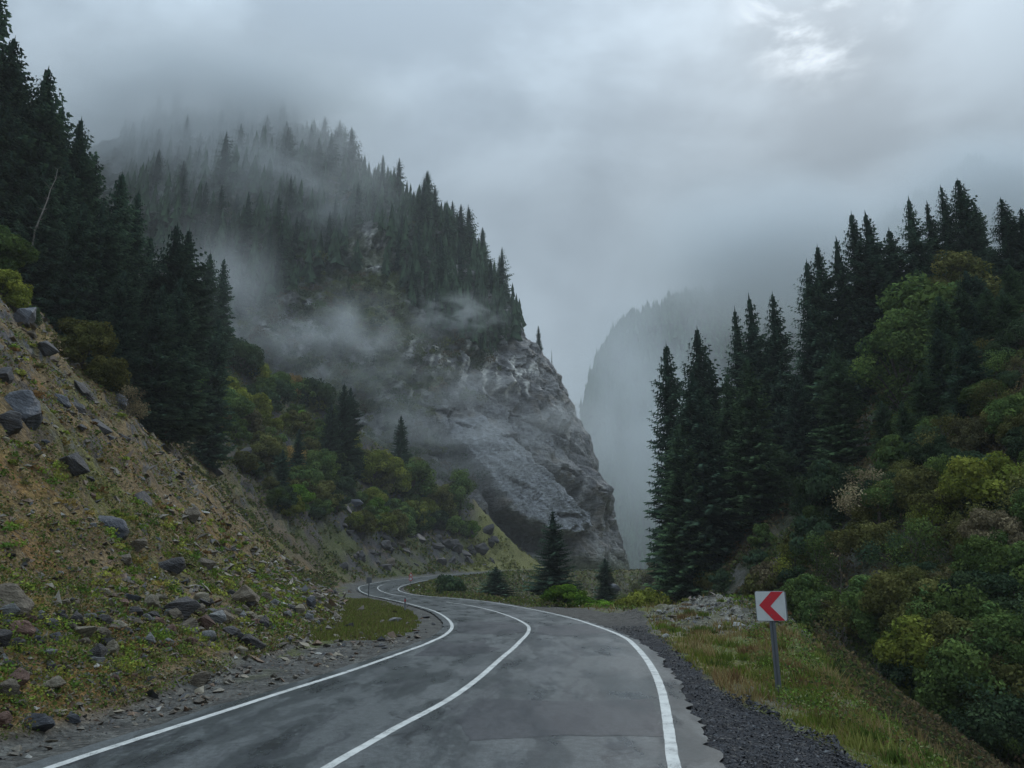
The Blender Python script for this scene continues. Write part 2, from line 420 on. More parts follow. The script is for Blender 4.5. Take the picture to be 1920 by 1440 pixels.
M_GROUND = ground_mat()
M_ASPH = asphalt_mat(); M_PATCH = asphalt_mat('asphalt_patch', 1); M_PAINT = paint_mat()
ROCKS = {
 'slate': rock_mat('slate_rock', (0.055, 0.060, 0.075, 1), (0.095, 0.10, 0.115, 1), (0.16, 0.17, 0.19, 1), 0.45),
 'dark': rock_mat('dark_rock', (0.035, 0.033, 0.036, 1), (0.065, 0.058, 0.055, 1), (0.09, 0.075, 0.07, 1), 0.5),
 'brown': rock_mat('brown_rock', (0.12, 0.095, 0.07, 1), (0.20, 0.165, 0.12, 1), (0.09, 0.07, 0.055, 1), 0.75),
 'rust': rock_mat('rust_rock', (0.14, 0.075, 0.055, 1), (0.20, 0.12, 0.09, 1), (0.08, 0.05, 0.045, 1), 0.7),
 'tan': rock_mat('tan_rock', (0.22, 0.185, 0.13, 1), (0.32, 0.28, 0.21, 1), (0.15, 0.12, 0.09, 1), 0.8),
 'grey': rock_mat('grey_rock', (0.14, 0.14, 0.14, 1), (0.23, 0.23, 0.225, 1), (0.10, 0.10, 0.105, 1), 0.65),
 'pale': rock_mat('pale_rock', (0.36, 0.36, 0.34, 1), (0.50, 0.50, 0.47, 1), (0.26, 0.26, 0.25, 1), 0.7)}
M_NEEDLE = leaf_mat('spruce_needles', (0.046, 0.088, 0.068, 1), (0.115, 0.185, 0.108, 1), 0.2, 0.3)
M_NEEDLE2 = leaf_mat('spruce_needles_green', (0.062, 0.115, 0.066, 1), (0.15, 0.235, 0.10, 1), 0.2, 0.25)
M_BARK = rock_mat('bark', (0.07, 0.055, 0.045, 1), (0.12, 0.10, 0.085, 1), None, 0.9, 3)
M_PALEBARK = rock_mat('pale_bark', (0.17, 0.16, 0.145, 1), (0.27, 0.25, 0.23, 1), (0.16, 0.14, 0.12, 1), 0.8, 3)
LEAF = {
 'green': leaf_mat('green_leaves', (0.072, 0.126, 0.044, 1), (0.152, 0.207, 0.056, 1), 0.3),
 'deep': leaf_mat('deep_green_leaves', (0.040, 0.074, 0.045, 1), (0.087, 0.126, 0.056, 1), 0.3),
 'bright': leaf_mat('bright_green_leaves', (0.083, 0.178, 0.026, 1), (0.193, 0.311, 0.037, 1), 0.3),
 'yellow': leaf_mat('yellow_green_leaves', (0.155, 0.194, 0.037, 1), (0.284, 0.293, 0.056, 1), 0.3),
 'olive': leaf_mat('olive_leaves', (0.104, 0.116, 0.037, 1), (0.196, 0.186, 0.063, 1), 0.3),
 'russet': leaf_mat('russet_leaves', (0.086, 0.091, 0.046, 1), (0.195, 0.167, 0.078, 1), 0.3),
 'tan': leaf_mat('dry_tan_leaves', (0.189, 0.155, 0.096, 1), (0.322, 0.269, 0.158, 1), 0.3),
 'gold': leaf_mat('golden_leaves', (0.273, 0.175, 0.063, 1), (0.412, 0.306, 0.113, 1), 0.3)}
M_COVER = vcol_leaf('ground_cover_leaves'); M_GRASS = vcol_leaf('grass_blades', 0.3)

# ------------------------------------------------------------------ terrain sheet
def build_terrain():
    az = np.concatenate([np.linspace(-75, -37, 60)[:-1], np.linspace(-37, 37, 640), np.linspace(37, 75, 60)[1:]])
    r = np.geomspace(2.2, 520, 600)
    A, R = np.meshgrid(np.radians(az), r, indexing='ij')
    X, Y = R * np.sin(A), R * np.cos(A) - 1.0
    h, dF, dC, dR, dl, dr, big, mid, fin, st = H(X, Y, True)
    n1 = fbm(X / 3, Y / 3, h / 3, 4, seed=51); n2 = fbm(X / 9, Y / 9, h / 9, 4, seed=61); n3 = fbm(X / .7, Y / .7, h / .7, 3, seed=71)
    nA, nR = X.shape
    # slope, for rock faces
    gx = np.gradient(h, axis=0) / np.maximum(np.hypot(np.gradient(X, axis=0), np.gradient(Y, axis=0)), 1e-3)
    gy = np.gradient(h, axis=1) / np.maximum(np.hypot(np.gradient(X, axis=1), np.gradient(Y, axis=1)), 1e-3)
    slope = np.hypot(gx, gy)
    def C(*c): return np.array(c, float)
    soil, soil2, grey = C(.21, .145, .072), C(.125, .086, .042), C(.16, .145, .11)
    moss, dry, rust = C(.15, .15, .032), C(.28, .20, .06), C(.25, .13, .045)
    rock, drock = C(.14, .14, .145), C(.07, .07, .078)
    def lerp(a, b, t): return a * (1 - t[..., None]) + b * t[..., None]
    col = lerp(soil + 0 * X[..., None], soil2, sstep(-.2, .3, n1))
    col = lerp(col, moss, sstep(0.0, .35, n2 + .4 * n3) * .75)
    col = lerp(col, dry, sstep(.05, .4, -n2 + .4 * n1) * .7)
    col = lerp(col, rust, sstep(.25, .5, n1 - n2) * .7)
    col = lerp(col, grey, sstep(.15, .4, n3 + .3 * n1) * .4)
    rk = sstep(1.15, 1.7, slope + .5 * n1) * sstep(6, 12, dF)
    col = lerp(col, lerp(drock + 0 * X[..., None], rock, sstep(-.2, .3, n3)), rk)
    farr = (sstep(105, 150, Y) * (dF > 0))
    fcol = lerp(drock * .8 + 0 * X[..., None], C(.08, .074, .062), sstep(-.1, .4, n1))
    fcol = lerp(fcol, C(.08, .09, .032), sstep(-.1, .25, n2 + .3 * n1))
    fcol = lerp(fcol, C(.20, .145, .09), sstep(.3, .5, n1 - n2) * .6)
    fcol = lerp(fcol, C(.19, .185, .055), sstep(-14, -8, X) * .85)
    col = lerp(col, fcol, farr)
    gravel = lerp(C(.085, .082, .075) + 0 * X[..., None], C(.13, .128, .115), sstep(-.3, .4, n3))
    # left shoulder
    lsh = (dF <= 0) & (dl > -1)
    gs = lerp(gravel, C(.11, .12, .04), sstep(.0, .3, n1 + sstep(2.2, 3.4, dl) * .5 - .1) * sstep(1.2, 2.4, dl))
    pad = sstep(26, 32, Y) * (1 - sstep(72, 80, Y)) * sstep(1.3, 2.0, dl + .5 * n1)
    gs = lerp(gs, C(.12, .12, .05), pad * .45)
    col = np.where(lsh[..., None], gs, col)
    col = lerp(col, gravel, (1 - sstep(0.0, 0.8, dF + .5 * n1)) * (dF > 0))
    # right side: dark crushed gravel, then grass, then bank
    right = (dF <= 0) & (dr > -1) & (dl < 0)
    tar = lerp(C(.022, .023, .028) + 0 * X[..., None], C(.045, .046, .052), sstep(-.3, .3, n3))
    wid = np.interp(Y, [0, 9, 12, 15, 20, 30, 45, 70, 100], [2.7, 2.55, 2.1, 1.25, 1.0, 1.5, 4.5, 3.0, 1.0]) + .55 * n1 + .3 * n3
    rg = lerp(C(.12, .135, .035) + 0 * X[..., None], C(.20, .17, .065), sstep(-.15, .25, n1 + .3 * n2))
    rg = lerp(rg, C(.14, .125, .09), sstep(.1, .4, n2))
    plat = sstep(26, 32, Y) * (1 - sstep(60, 75, Y))
    rg = lerp(rg, C(.14, .135, .10), plat * sstep(-.25, .15, n1 + n2 * .5) * .8)
    rg = lerp(rg, C(.20, .195, .175), np.exp(-((X - 10) ** 2 + (Y - 37) ** 2) / 30) * sstep(-.2, .25, n3 + n1))
    br = lerp(tar, C(.10, .094, .084), sstep(24, 42, Y))
    rc = lerp(br, rg, sstep(-.08, .08, dr - wid))
    col = np.where(right[..., None], rc, col)
    bankc = lerp(C(.085, .10, .038) + 0 * X[..., None], C(.10, .09, .045), sstep(-.1, .3, n1))
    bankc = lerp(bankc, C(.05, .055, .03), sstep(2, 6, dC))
    farbank = lerp(C(.10, .095, .06) + 0 * X[..., None], C(.14, .14, .05), sstep(-.2, .3, n1))
    bankc = lerp(bankc, farbank, sstep(60, 80, Y))
    ravine = right & (dC > 0)
    col = np.where(ravine[..., None], bankc, col)
    hillr = right & (h > -6.2) & (dR > 0.5) & (dC > 1)
    hc = lerp(C(.045, .05, .028) + 0 * X[..., None], C(.09, .08, .05), sstep(-.2, .3, n1))
    hc = lerp(hc, C(.15, .145, .135), sstep(.9, 1.4, slope + n1 * .6) * .8)
    col = np.where(hillr[..., None], hc, col)
    idx = np.arange(nA * nR).reshape(nA, nR)
    q = np.stack([idx[:-1, :-1], idx[1:, :-1], idx[1:, 1:], idx[:-1, 1:]], -1).reshape(-1, 4)[:, ::-1]
    cls = np.where(dF > 0, 0, np.where(hillr, 4, np.where(ravine, 3, np.where(right & (dr > 0), 2, 1))))
    cls = cls[:-1, :-1].ravel()
    # cut out what lies well under the carriageway and beyond reach
    V = np.stack([X, Y, h], -1).reshape(-1, 3); Cc = col.reshape(-1, 3)
    for k, nm, lab in ((0, 'hillside', 'steep rocky slope of brown soil and stones on the left of the road'),
                       (1, 'road_shoulder', 'gravel shoulder along the left side of the road'),
                       (2, 'verge', 'gravel and grass verge along the right side of the road'),
                       (3, 'ravine', 'bank falling away into the ravine right of the road'),
                       (4, 'hillside', 'dark wooded hillside rising on the right beyond the ravine')):
        f = q[cls == k]
        u, inv = np.unique(f, return_inverse=True)
        me = mk_mesh(nm, V[u], inv.reshape(-1, 4), [M_GROUND], Cc[u], smooth=True)
        tag(link(nm, me), lab, kind='structure')
build_terrain()
# valley floor that reaches out behind everything
def valley_floor():
    xs = np.linspace(-1500, 1500, 61); ys = np.linspace(-60, 2600, 61)
    X, Y = np.meshgrid(xs, ys, indexing='ij'); Z = -11 + 2 * fbm(X / 90, Y / 90, 0, 3, seed=3)
    idx = np.arange(X.size).reshape(X.shape)
    q = np.stack([idx[:-1, :-1], idx[1:, :-1], idx[1:, 1:], idx[:-1, 1:]], -1).reshape(-1, 4)
    c = np.tile(np.array([.06, .07, .035]), (X.size, 1))
    tag(link('ground', mk_mesh('ground', np.stack([X, Y, Z], -1).reshape(-1, 3), q, [M_GROUND], c, True)), kind='structure')
valley_floor()

# ------------------------------------------------------------------ road
def strip_mesh(name, A, B, mat, dz, n=None):
    n = min(len(A), len(B)) if n is None else n
    ta, tb = np.linspace(0, len(A) - 1, n), np.linspace(0, len(B) - 1, n)
    ia = lambda P, t: np.stack([np.interp(t, np.arange(len(P)), P[:, k]) for k in (0, 1)], 1)
    a, b = ia(A, ta), ia(B, tb); cols = 9
    V = []
    for k in range(cols):
        s = k / (cols - 1); p = a * (1 - s) + b * s
        V.append(np.column_stack([p, zr(p[:, 1]) + dz]))
    V = np.stack(V, 1).reshape(-1, 3); idx = np.arange(n * cols).reshape(n, cols)
    q = np.stack([idx[:-1, :-1], idx[:-1, 1:], idx[1:, 1:], idx[1:, :-1]], -1).reshape(-1, 4)
    s_ = np.concatenate([[0], np.cumsum(np.hypot(*(a[1:] - a[:-1]).T))]); wd_ = np.hypot(*(a - b).T)
    c = np.zeros((n, cols, 3)); c[..., 0] = wd_[:, None] * np.linspace(0, 1, cols)[None]; c[..., 1] = s_[:, None]
    return mk_mesh(name, V, q, [mat], c.reshape(-1, 3))
def offset_curve(P, off):
    t = np.gradient(P, axis=0); t /= np.linalg.norm(t, axis=1)[:, None]
    nrm = np.stack([-t[:, 1], t[:, 0]], 1)
    return P + nrm * np.asarray(off)[..., None] if np.ndim(off) else P + nrm * off
def resample(P, n):
    s = np.concatenate([[0], np.cumsum(np.hypot(*(P[1:] - P[:-1]).T))]); t = np.linspace(0, s[-1], n)
    return np.stack([np.interp(t, s, P[:, k]) for k in (0, 1)], 1)
def match_strip():
    """pair left and right edge by nearest point so that the ribs stay square to the road"""
    n = 2600
    L = resample(EL, n); R = resample(ER, 9000); j = 0; out = []
    for p in L:
        w_ = slice(j, min(j + 60, 9000)); d = np.hypot(R[w_, 0] - p[0], R[w_, 1] - p[1]); j = j + int(np.argmin(d)); out.append(R[j])
    return L, np.array(out)
Lm, Rm = match_strip()
wob = lambda P, s: np.array([fbm(P[:, 0] / 1.3, P[:, 1] / 1.3, s, 4, seed=90)])[0]
dirv = (Lm - Rm) / np.maximum(np.linalg.norm(Lm - Rm, axis=1), 1e-3)[:, None]
wl = 0.38 + 0.16 * wob(Lm, 1.0)
yy = Rm[:, 1]
wr = np.interp(yy, [0, 8, 10, 12, 15, 20, 28, 40, 60, 100, 250], [.75, .60, .48, .42, .40, .36, .24, .26, .3, .3, .3]) + 0.30 * wob(Rm, 4.0) + .16 * fbm(Rm[:, 0] / .3, Rm[:, 1] / .3, 2, 3, seed=77) * np.interp(yy, [0, 25, 40], [1, .8, .3])
road_me = strip_mesh('road', Rm - dirv * wr[:, None], Lm + dirv * wl[:, None], M_ASPH, 0.012, 2600)
tag(link('road', road_me), kind='structure')

def line_mesh(name, P, wd, dz=0.017, jag=0.012):
    nz = fbm(P[:, 0] / .25, P[:, 1] / .25, 2.0, 3, seed=14) * jag
    a = offset_curve(P, wd / 2 + nz); b = offset_curve(P, -wd / 2 + nz[::-1])
    V = np.concatenate([np.column_stack([a, zr(a[:, 1]) + dz]), np.column_stack([b, zr(b[:, 1]) + dz])])
    n = len(P); i = np.arange(n - 1)
    q = np.stack([i + n, i + n + 1, i + 1, i], 1)
    return mk_mesh(name, V, q, [M_PAINT])
def paint(name, P, wd, lab, **k):
    P = resample(P, max(4, int(np.hypot(*(P[1:] - P[:-1]).T).sum() / .12)))
    tag(link(name, line_mesh(name, P, wd, **k)), lab, kind='structure')
paint('road_marking', EL[EL[:, 1] < 300], 0.14, 'white edge line along the left side of the road')
paint('road_marking', ER, 0.155, 'white edge line along the right side of the road')
paint('road_marking', CL, 0.135, 'white centre line of the near curve')
paint('road_marking', CL2, 0.14, 'white centre line in the far bend')
def patch(pxs, lab, dz=0.015):
    P = np.array([road_pt(*p) for p in pxs]); P = np.vstack([P, P[:1]])
    P = resample(P, 150)[:-1]
    nx = fbm(P[:, 0] * 1.6, P[:, 1] * 1.6, 7, 4, seed=8) * .12
    c = P.mean(0); v = P - c; v = v * (1 + nx / np.linalg.norm(v, axis=1))[:, None]
    V = np.vstack([c + v, c]); V = np.column_stack([V, zr(V[:, 1]) + dz]); n = len(P)
    f = np.array([[i, (i + 1) % n, n] for i in range(n)])
    tag(link('asphalt_patch', mk_mesh('asphalt_patch', V, f, [M_PATCH])), lab, kind='structure')
patch([(905, 1312), (1080, 1318), (1226, 1312), (1236, 1345), (1243, 1383), (1060, 1380), (880, 1392), (855, 1350)], 'dark tar patch across the right lane')
patch([(775, 1231), (833, 1199), (910, 1197), (913, 1213), (940, 1217), (915, 1224), (851, 1231)], 'dark tar patch in the left lane of the curve')
patch([(858, 1166), (960, 1168), (982, 1174), (983, 1186), (940, 1190), (857, 1188)], 'dark tar patch inside the curve')
patch([(1010, 1174), (1100, 1171), (1140, 1188), (1060, 1194), (1004, 1190)], 'dark tar patch at the right of the curve')

# ------------------------------------------------------------------ scatter (stuff)
def polar_samples(n, rmin, rmax, amin, amax, p=1.0):
    r = rmin * (rmax / rmin) ** (RG.random(n) ** p); a = np.radians(RG.uniform(amin, amax, n))
    return r * np.sin(a), r * np.cos(a), r
def leaf_quads(P, size, up=0.4, col=None, aspect=0.6, nrm=None):
    n = len(P)
    d = RG.normal(size=(n, 3)); d /= np.linalg.norm(d, axis=1)[:, None]
    if nrm is not None:
        d = d + nrm * 1.0; d /= np.linalg.norm(d, axis=1)[:, None]
    t = np.cross(d, RG.normal(size=(n, 3))); t /= np.linalg.norm(t, axis=1)[:, None] + 1e-9
    b = np.cross(d, t); s = np.asarray(size)[:, None]
    V = np.stack([P - t * s * .5, P + b * s * .5 * aspect, P + t * s * .5, P - b * s * .5 * aspect], 1).reshape(-1, 3)
    f = np.arange(n * 4).reshape(n, 4)
    c = np.repeat(col, 4, axis=0) if col is not None else None
    return V, f, c
OCT_V = np.array([(1, 0, 0), (-1, 0, 0), (0, 1, 0), (0, -1, 0), (0, 0, 1), (0, 0, -1)], float)
OCT_F = np.array([(0, 2, 4), (2, 1, 4), (1, 3, 4), (3, 0, 4), (2, 0, 5), (1, 2, 5), (3, 1, 5), (0, 3, 5)])
def stones(name, P, size, cols, mat, lab, flat=.55):
    n = len(P)
    base = OCT_V[None] * RG.uniform(.45, 1.1, (n, 6, 1)) + RG.normal(size=(n, 6, 3)) * .18
    a = RG.uniform(0, 6.283, n); ca, sa = np.cos(a)[:, None], np.sin(a)[:, None]
    x, y, z = base[..., 0] * RG.uniform(.7, 1.5, (n, 1)), base[..., 1], base[..., 2] * flat
    tl = RG.normal(size=(n, 1)) * .5
    V = np.stack([x * ca - y * sa, x * sa + y * ca, z + tl * x], -1) * np.asarray(size)[:, None, None] + P[:, None]
    f = (OCT_F[None] + (np.arange(n) * 6)[:, None, None]).reshape(-1, 3)
    me = mk_mesh(name, V.reshape(-1, 3), f, [mat], np.repeat(cols, 6, axis=0))
    return tag(link(name, me), lab, kind='stuff')
def stone_mat():
    m, n = new_mat('loose_stones')
    at = n.a('ShaderNodeVertexColor'); at.layer_name = 'Col'
    pos = n.a('ShaderNodeTexCoord').outputs['Object']
    f = n.noise(pos, 30, 3, .6)
    c = n.mix(1.0, at.outputs[0], n.vmath('MULTIPLY', (1, 1, 1), n.rng(f, .3, .7, .7, 1.3)), 'MULTIPLY')
    bsdf(n, c, 0.6, None, spec=.4); return m
M_STONE = stone_mat()
def pick(pal, n, wts=None):
    pal = np.array(pal, float); i = RG.choice(len(pal), n, p=None if wts is None else np.array(wts) / np.sum(wts))
    return pal[i] * RG.uniform(.7, 1.3, (n, 1))

def scatter_left():
    X, Y, r = polar_samples(420000, 8, 125, -37, 2, 1.0)
    h, dF, dC, dR, dl, dr, big, mid, fin, st = H(X, Y, True)
    nn = fbm(X / 2.2, Y / 2.2, h / 2.2, 4, seed=101); n2 = fbm(X / 7, Y / 7, h / 7, 3, seed=103)
    # leaves
    low = sstep(9, 3, dF)
    dens = sstep(-.15, .28, nn + .35 * n2 + .18 * low + .02)
    m = (dF > .15) & (dF < 60) & (RG.random(len(X)) < dens * .8) & (Y < 115)
    P = np.stack([X, Y, h], -1)[m]; P[:, 2] += RG.uniform(-.02, .14, len(P)) * (1 + .0 * P[:, 2])
    rr = r[m]; low = low[m]; sz = np.maximum(.035, .0030 * rr) * RG.uniform(.6, 1.6, len(P))
    pal = [(.09, .15, .035), (.16, .20, .05), (.25, .25, .07), (.10, .105, .04), (.23, .17, .06), (.17, .10, .05), (.24, .22, .14)]
    wlow = pick(pal, len(P), [2.5, 2, 1, 4, 1.5, 1.2, 1]); whigh = pick(pal, len(P), [1, 1.6, 1.6, 4, 3, 2, 3])
    zone = sstep(-.1, .25, n2[m] + (low - .3) * .6)
    col = np.where((RG.random(len(P)) < zone)[:, None], wlow, whigh)
    V, f, c = leaf_quads(P, sz, col=col, nrm=np.array([.35, -.35, .8]))
    tag(link('ground_cover', mk_mesh('ground_cover', V, f, [M_COVER], c)), 'low weeds and leaves growing over the left slope', kind='stuff')
    # leafy weed clumps, thickest by the boulders at the slope foot
    X, Y, r = polar_samples(5200, 8.5, 85, -37, -3, 1.0)
    h, dF, dC, dR, dl, dr, big, mid, fin, st = H(X, Y, True); nn = fbm(X / 3, Y / 3, h / 3, 3, seed=107)
    m = (dF > .8) & (dF < 45) & (RG.random(len(X)) < np.where(dF < 8, .75, .25) * sstep(-.25, .25, nn))
    ctr = np.stack([X, Y, h], -1)[m][:900]; per = 60; nb_ = len(ctr); rad = RG.uniform(.10, .38, nb_)
    d = RG.normal(size=(nb_, per, 3)); d /= np.linalg.norm(d, axis=2)[..., None]; d[..., 2] = np.abs(d[..., 2]) * .7
    Q = ctr[:, None] + d * rad[:, None, None] * RG.uniform(.3, 1.0, (nb_, per, 1))
    up_ = sstep(10, 4, dF[m][:900])[:, None]
    base = np.where(RG.random((nb_, 1)) < .35 + .5 * up_, pick([(.16, .24, .04), (.22, .27, .05), (.10, .17, .035), (.28, .29, .06)], nb_), pick([(.26, .19, .06), (.22, .13, .055), (.14, .14, .045)], nb_))
    cc = (np.repeat(base[:, None], per, 1) * RG.uniform(.65, 1.35, (nb_, per, 1))).reshape(-1, 3)
    V, f, c = leaf_quads(Q.reshape(-1, 3), np.repeat(np.maximum(.055, .0035 * r[m][:900]), per) * RG.uniform(.6, 1.4, nb_ * per), col=cc, nrm=np.array([.3, -.3, .7]))
    tag(link('weeds', mk_mesh('weeds', V, f, [M_COVER], c)), 'leafy green and yellow weed clumps among the rocks of the left slope', kind='stuff')
    # gravel and rubble
    X, Y, r = polar_samples(80000, 8, 120, -37, 2, 1.0)
    h, dF, dC, dR, dl, dr, big, mid, fin, st = H(X, Y, True)
    nn = fbm(X / 1.8, Y / 1.8, h / 1.8, 4, seed=111)
    m = (((dF > -.3) & (dF < 55) & ((dF < 6.5) | (RG.random(len(X)) < .30 + .4 * sstep(.1, .4, fbm(X / 6, Y / 6, h / 6, 2, seed=117))))) | ((dF <= 0) & (dl > .75) & (RG.random(len(X)) < np.where(Y > 28, .06, .5)))) & (RG.random(len(X)) < .35 + .65 * sstep(-.2, .3, nn)) & (dl > .6)
    P = np.stack([X, Y, h], -1)[m]; rr = r[m]; k = RG.random(len(P))
    sz = np.maximum(.014, .0016 * rr) * (0.6 + 3.6 * k ** 7) * 1.15
    P[:, 2] += sz * .2
    cols = pick([(.16, .14, .11), (.10, .08, .06), (.22, .19, .14), (.06, .06, .062), (.15, .095, .06), (.32, .31, .28)], len(P), [4, 5, 2, 2.5, 2.5, .35])
    stones('rubble', P, sz, cols, M_STONE, 'loose stones and rubble strewn over the left slope and shoulder')
scatter_left()
def pad_grass():
    X, Y, r = polar_samples(60000, 26, 85, -14, -2, .9)
    h, dF, dC, dR, dl, dr, *_ = H(X, Y, True); n1 = fbm(X / 1.3, Y / 1.3, 1, 4, seed=191)
    m = (dF < 1.5) & (dl > 1.5 - .5 * n1) & (RG.random(len(X)) < .35 + .65 * sstep(-.2, .2, n1))
    P = np.stack([X, Y, h], -1)[m]; n = len(P); t = np.stack([np.ones(n), 0 * X[m], 0 * X[m]], -1); wd = .0009 * r[m]
    V = np.stack([P - t * wd[:, None], P + t * wd[:, None], P + RG.normal(size=(n, 3)) * .04 + np.array([0, 0, 1]) * RG.uniform(.04, .14, n)[:, None]], 1).reshape(-1, 3)
    tag(link('grass', mk_mesh('grass', V, np.arange(n * 3).reshape(n, 3), [M_GRASS], np.repeat(pick([(.12, .15, .035), (.17, .19, .05), (.16, .14, .06)], n), 3, axis=0))), 'bright short grass on the inside of the left curve', kind='stuff')
pad_grass()

def shoulder_w(Y): return np.interp(Y, [0, 9, 12, 15, 20, 30, 45, 70, 100], [2.7, 2.55, 2.1, 1.25, 1.0, 1.5, 4.5, 3.0, 1.0])
def scatter_right():
    # crushed tar gravel beside the near lane
    X, Y, r = polar_samples(70000, 7.5, 34, -2, 37, 1.3)
    h, dF, dC, dR, dl, dr, *_ = H(X, Y, True)
    n1 = fbm(X / 1.1, Y / 1.1, 1, 4, seed=121)
    m = (dr > .45 + .3 * n1) & (dr < shoulder_w(Y) + .5 * n1) & (dC < 0)
    P = np.stack([X, Y, h], -1)[m]; k = RG.random(len(P)); sz = .010 + .016 * k ** 3 + .0006 * r[m]
    edge = sstep(.5, .1, np.abs(dr[m] - shoulder_w(Y[m]))) * (Y[m] < 15)
    P[:, 2] += sz * .2 + edge * RG.random(len(P)) * .09
    cols = pick([(.022, .023, .028), (.035, .036, .042), (.06, .062, .068), (.13, .135, .14)], len(P), [5, 4, 2, .25])
    stones('gravel', P, sz * (1 + edge * .3), cols, M_STONE, 'dark crushed gravel on the shoulder of the near right lane')
    # stones scattered on the lane edge
    # pale rubble of the mounds
    Xa = RG.normal(9.5, 2.2, 6000); Ya = RG.normal(37.5, 4.2, 6000)
    h, dF, dC, dR, dl, dr, *_ = H(Xa, Ya, True); n1 = fbm(Xa / 1.5, Ya / 1.5, 1, 4, seed=131)
    m = (dr > 3.2) & (dC < 2.0) & (n1 > .0)
    P = np.stack([Xa, Ya, h], -1)[m]; sz = .035 + .13 * RG.random(len(P)) ** 4
    P[:, 2] += sz * .25
    cols = pick([(.20, .19, .165), (.32, .31, .28), (.14, .125, .10), (.10, .10, .10), (.17, .13, .10)], len(P), [4, .8, 4, 2, 1.5])
    stones('rubble', P, sz, cols, M_STONE, 'pale rubble heap on the verge behind the chevron sign')
    # grass blades
    X, Y, r = polar_samples(150000, 8, 70, 3, 37, .9)
    h, dF, dC, dR, dl, dr, *_ = H(X, Y, True); n1 = fbm(X / 1.3, Y / 1.3, 1, 4, seed=141); n2 = fbm(X / 3.3, Y / 3.3, 1, 3, seed=143)
    m = (dr > shoulder_w(Y) + .6 * n1 - .1) & (dC < 5) & (RG.random(len(X)) < .25 + .75 * sstep(-.25, .2, n1)) & ~((Y > 27) & (RG.random(len(X)) < .75))
    P = np.stack([X, Y, h], -1)[m]; n = len(P); rr = r[m]; n2 = n2[m]
    dryz = sstep(-.1, .25, n2) * sstep(10.5, 14, P[:, 1]) * sstep(1.5, 0, dC[m])
    hgt = (RG.uniform(.04, .13, n) + dryz * RG.uniform(.03, .22, n)) * (.6 + 1.3 * sstep(-.1, .45, n1[m])); wd = np.maximum(.006, .0008 * rr)
    a = RG.uniform(0, 6.283, n); t = np.stack([np.cos(a), np.sin(a), 0 * a], -1)
    ln = RG.normal(size=(n, 3)) * .35; ln[:, 2] = 1; tip = P + ln * hgt[:, None]
    V = np.stack([P - t * wd[:, None], P + t * wd[:, None], tip], 1).reshape(-1, 3)
    f = np.arange(n * 3).reshape(n, 3)
    g = pick([(.12, .17, .03), (.17, .20, .035), (.20, .20, .05)], n); dcol = pick([(.30, .24, .10), (.26, .17, .08), (.34, .28, .14)], n)
    col = np.where((RG.random(n) < .2 + .8 * dryz)[:, None], dcol, g)
    tag(link('grass', mk_mesh('grass', V, f, [M_GRASS], np.repeat(col, 3, axis=0))), 'short green and dry yellow grass on the right verge', kind='stuff')
    # leafy weeds on the bank
    X, Y, r = polar_samples(130000, 8, 60, 6, 37, .9)
    h, dF, dC, dR, dl, dr, *_ = H(X, Y, True); n1 = fbm(X / 1.1, Y / 1.1, 1, 4, seed=151); n2 = fbm(X / 3, Y / 3, 1, 3, seed=153)
    m = (dC > -1.6 + n1) & (dC < 12) & (dr > shoulder_w(Y) + .6) & (RG.random(len(X)) < sstep(-.25, .15, n1))
    P = np.stack([X, Y, h], -1)[m]; P[:, 2] += RG.uniform(0, .22, len(P)); n = len(P)
    sz = np.maximum(.035, .0032 * r[m]) * RG.uniform(.5, 1.5, n)
    pal = [(.11, .18, .035), (.16, .24, .05), (.24, .27, .12), (.20, .14, .06), (.13, .10, .05), (.06, .10, .035)]
    za = pick(pal, n, [4, 4, 3, .5, .5, 2]); zb = pick(pal, n, [1, .6, .6, 3, 4, 3])
    col = np.where((RG.random(n) < sstep(-.15, .15, n2[m]))[:, None], zb, za)
    V, f, c = leaf_quads(P, sz, col=col, nrm=np.array([.1, -.3, .9]))
    tag(link('ground_cover', mk_mesh('ground_cover', V, f, [M_COVER], c)), 'creeping weeds and leaves covering the bank behind the sign', kind='stuff')
    # taller clumps of weeds and rank grass
    X, Y, r = polar_samples(900, 8.5, 48, 8, 36, .9)
    h, dF, dC, dR, dl, dr, *_ = H(X, Y, True)
    m = (dC < 3) & (dr > shoulder_w(Y) + .25); ctr = np.stack([X, Y, h], -1)[m][:330]
    per = 70; nb_ = len(ctr); rad = RG.uniform(.08, .32, nb_)
    B = np.repeat(ctr, per, 0) + np.concatenate([RG.normal(size=(nb_ * per, 2)) * np.repeat(rad, per)[:, None] * .6, np.zeros((nb_ * per, 1))], 1)
    hg = np.repeat(RG.uniform(.08, .28, nb_), per) * RG.uniform(.5, 1.2, nb_ * per); ang = RG.uniform(0, 6.283, nb_ * per); wd = .008 + .0006 * B[:, 1]
    t = np.stack([np.cos(ang), np.sin(ang), 0 * ang], -1); ln = RG.normal(size=(nb_ * per, 3)) * .3; ln[:, 2] = 1
    V = np.stack([B - t * wd[:, None], B + t * wd[:, None], B + ln * hg[:, None]], 1).reshape(-1, 3)
    cc = np.repeat(pick([(.15, .20, .04), (.28, .22, .10), (.20, .21, .06), (.22, .14, .07), (.10, .15, .035)], nb_), per, 0) * RG.uniform(.7, 1.3, (nb_ * per, 1))
    tag(link('tall_grass', mk_mesh('tall_grass', V, np.arange(len(V)).reshape(-1, 3), [M_GRASS], np.repeat(cc, 3, 0))), 'taller weeds and dry grass tufts on the right verge', kind='stuff')
    # low growth of the strip between the near road and the far road
    X, Y, r = polar_samples(90000, 60, 235, -12, 10, .9)
    h, dF, dC, dR, dl, dr, *_ = H(X, Y, True); n1 = fbm(X / 4, Y / 4, 1, 4, seed=161)
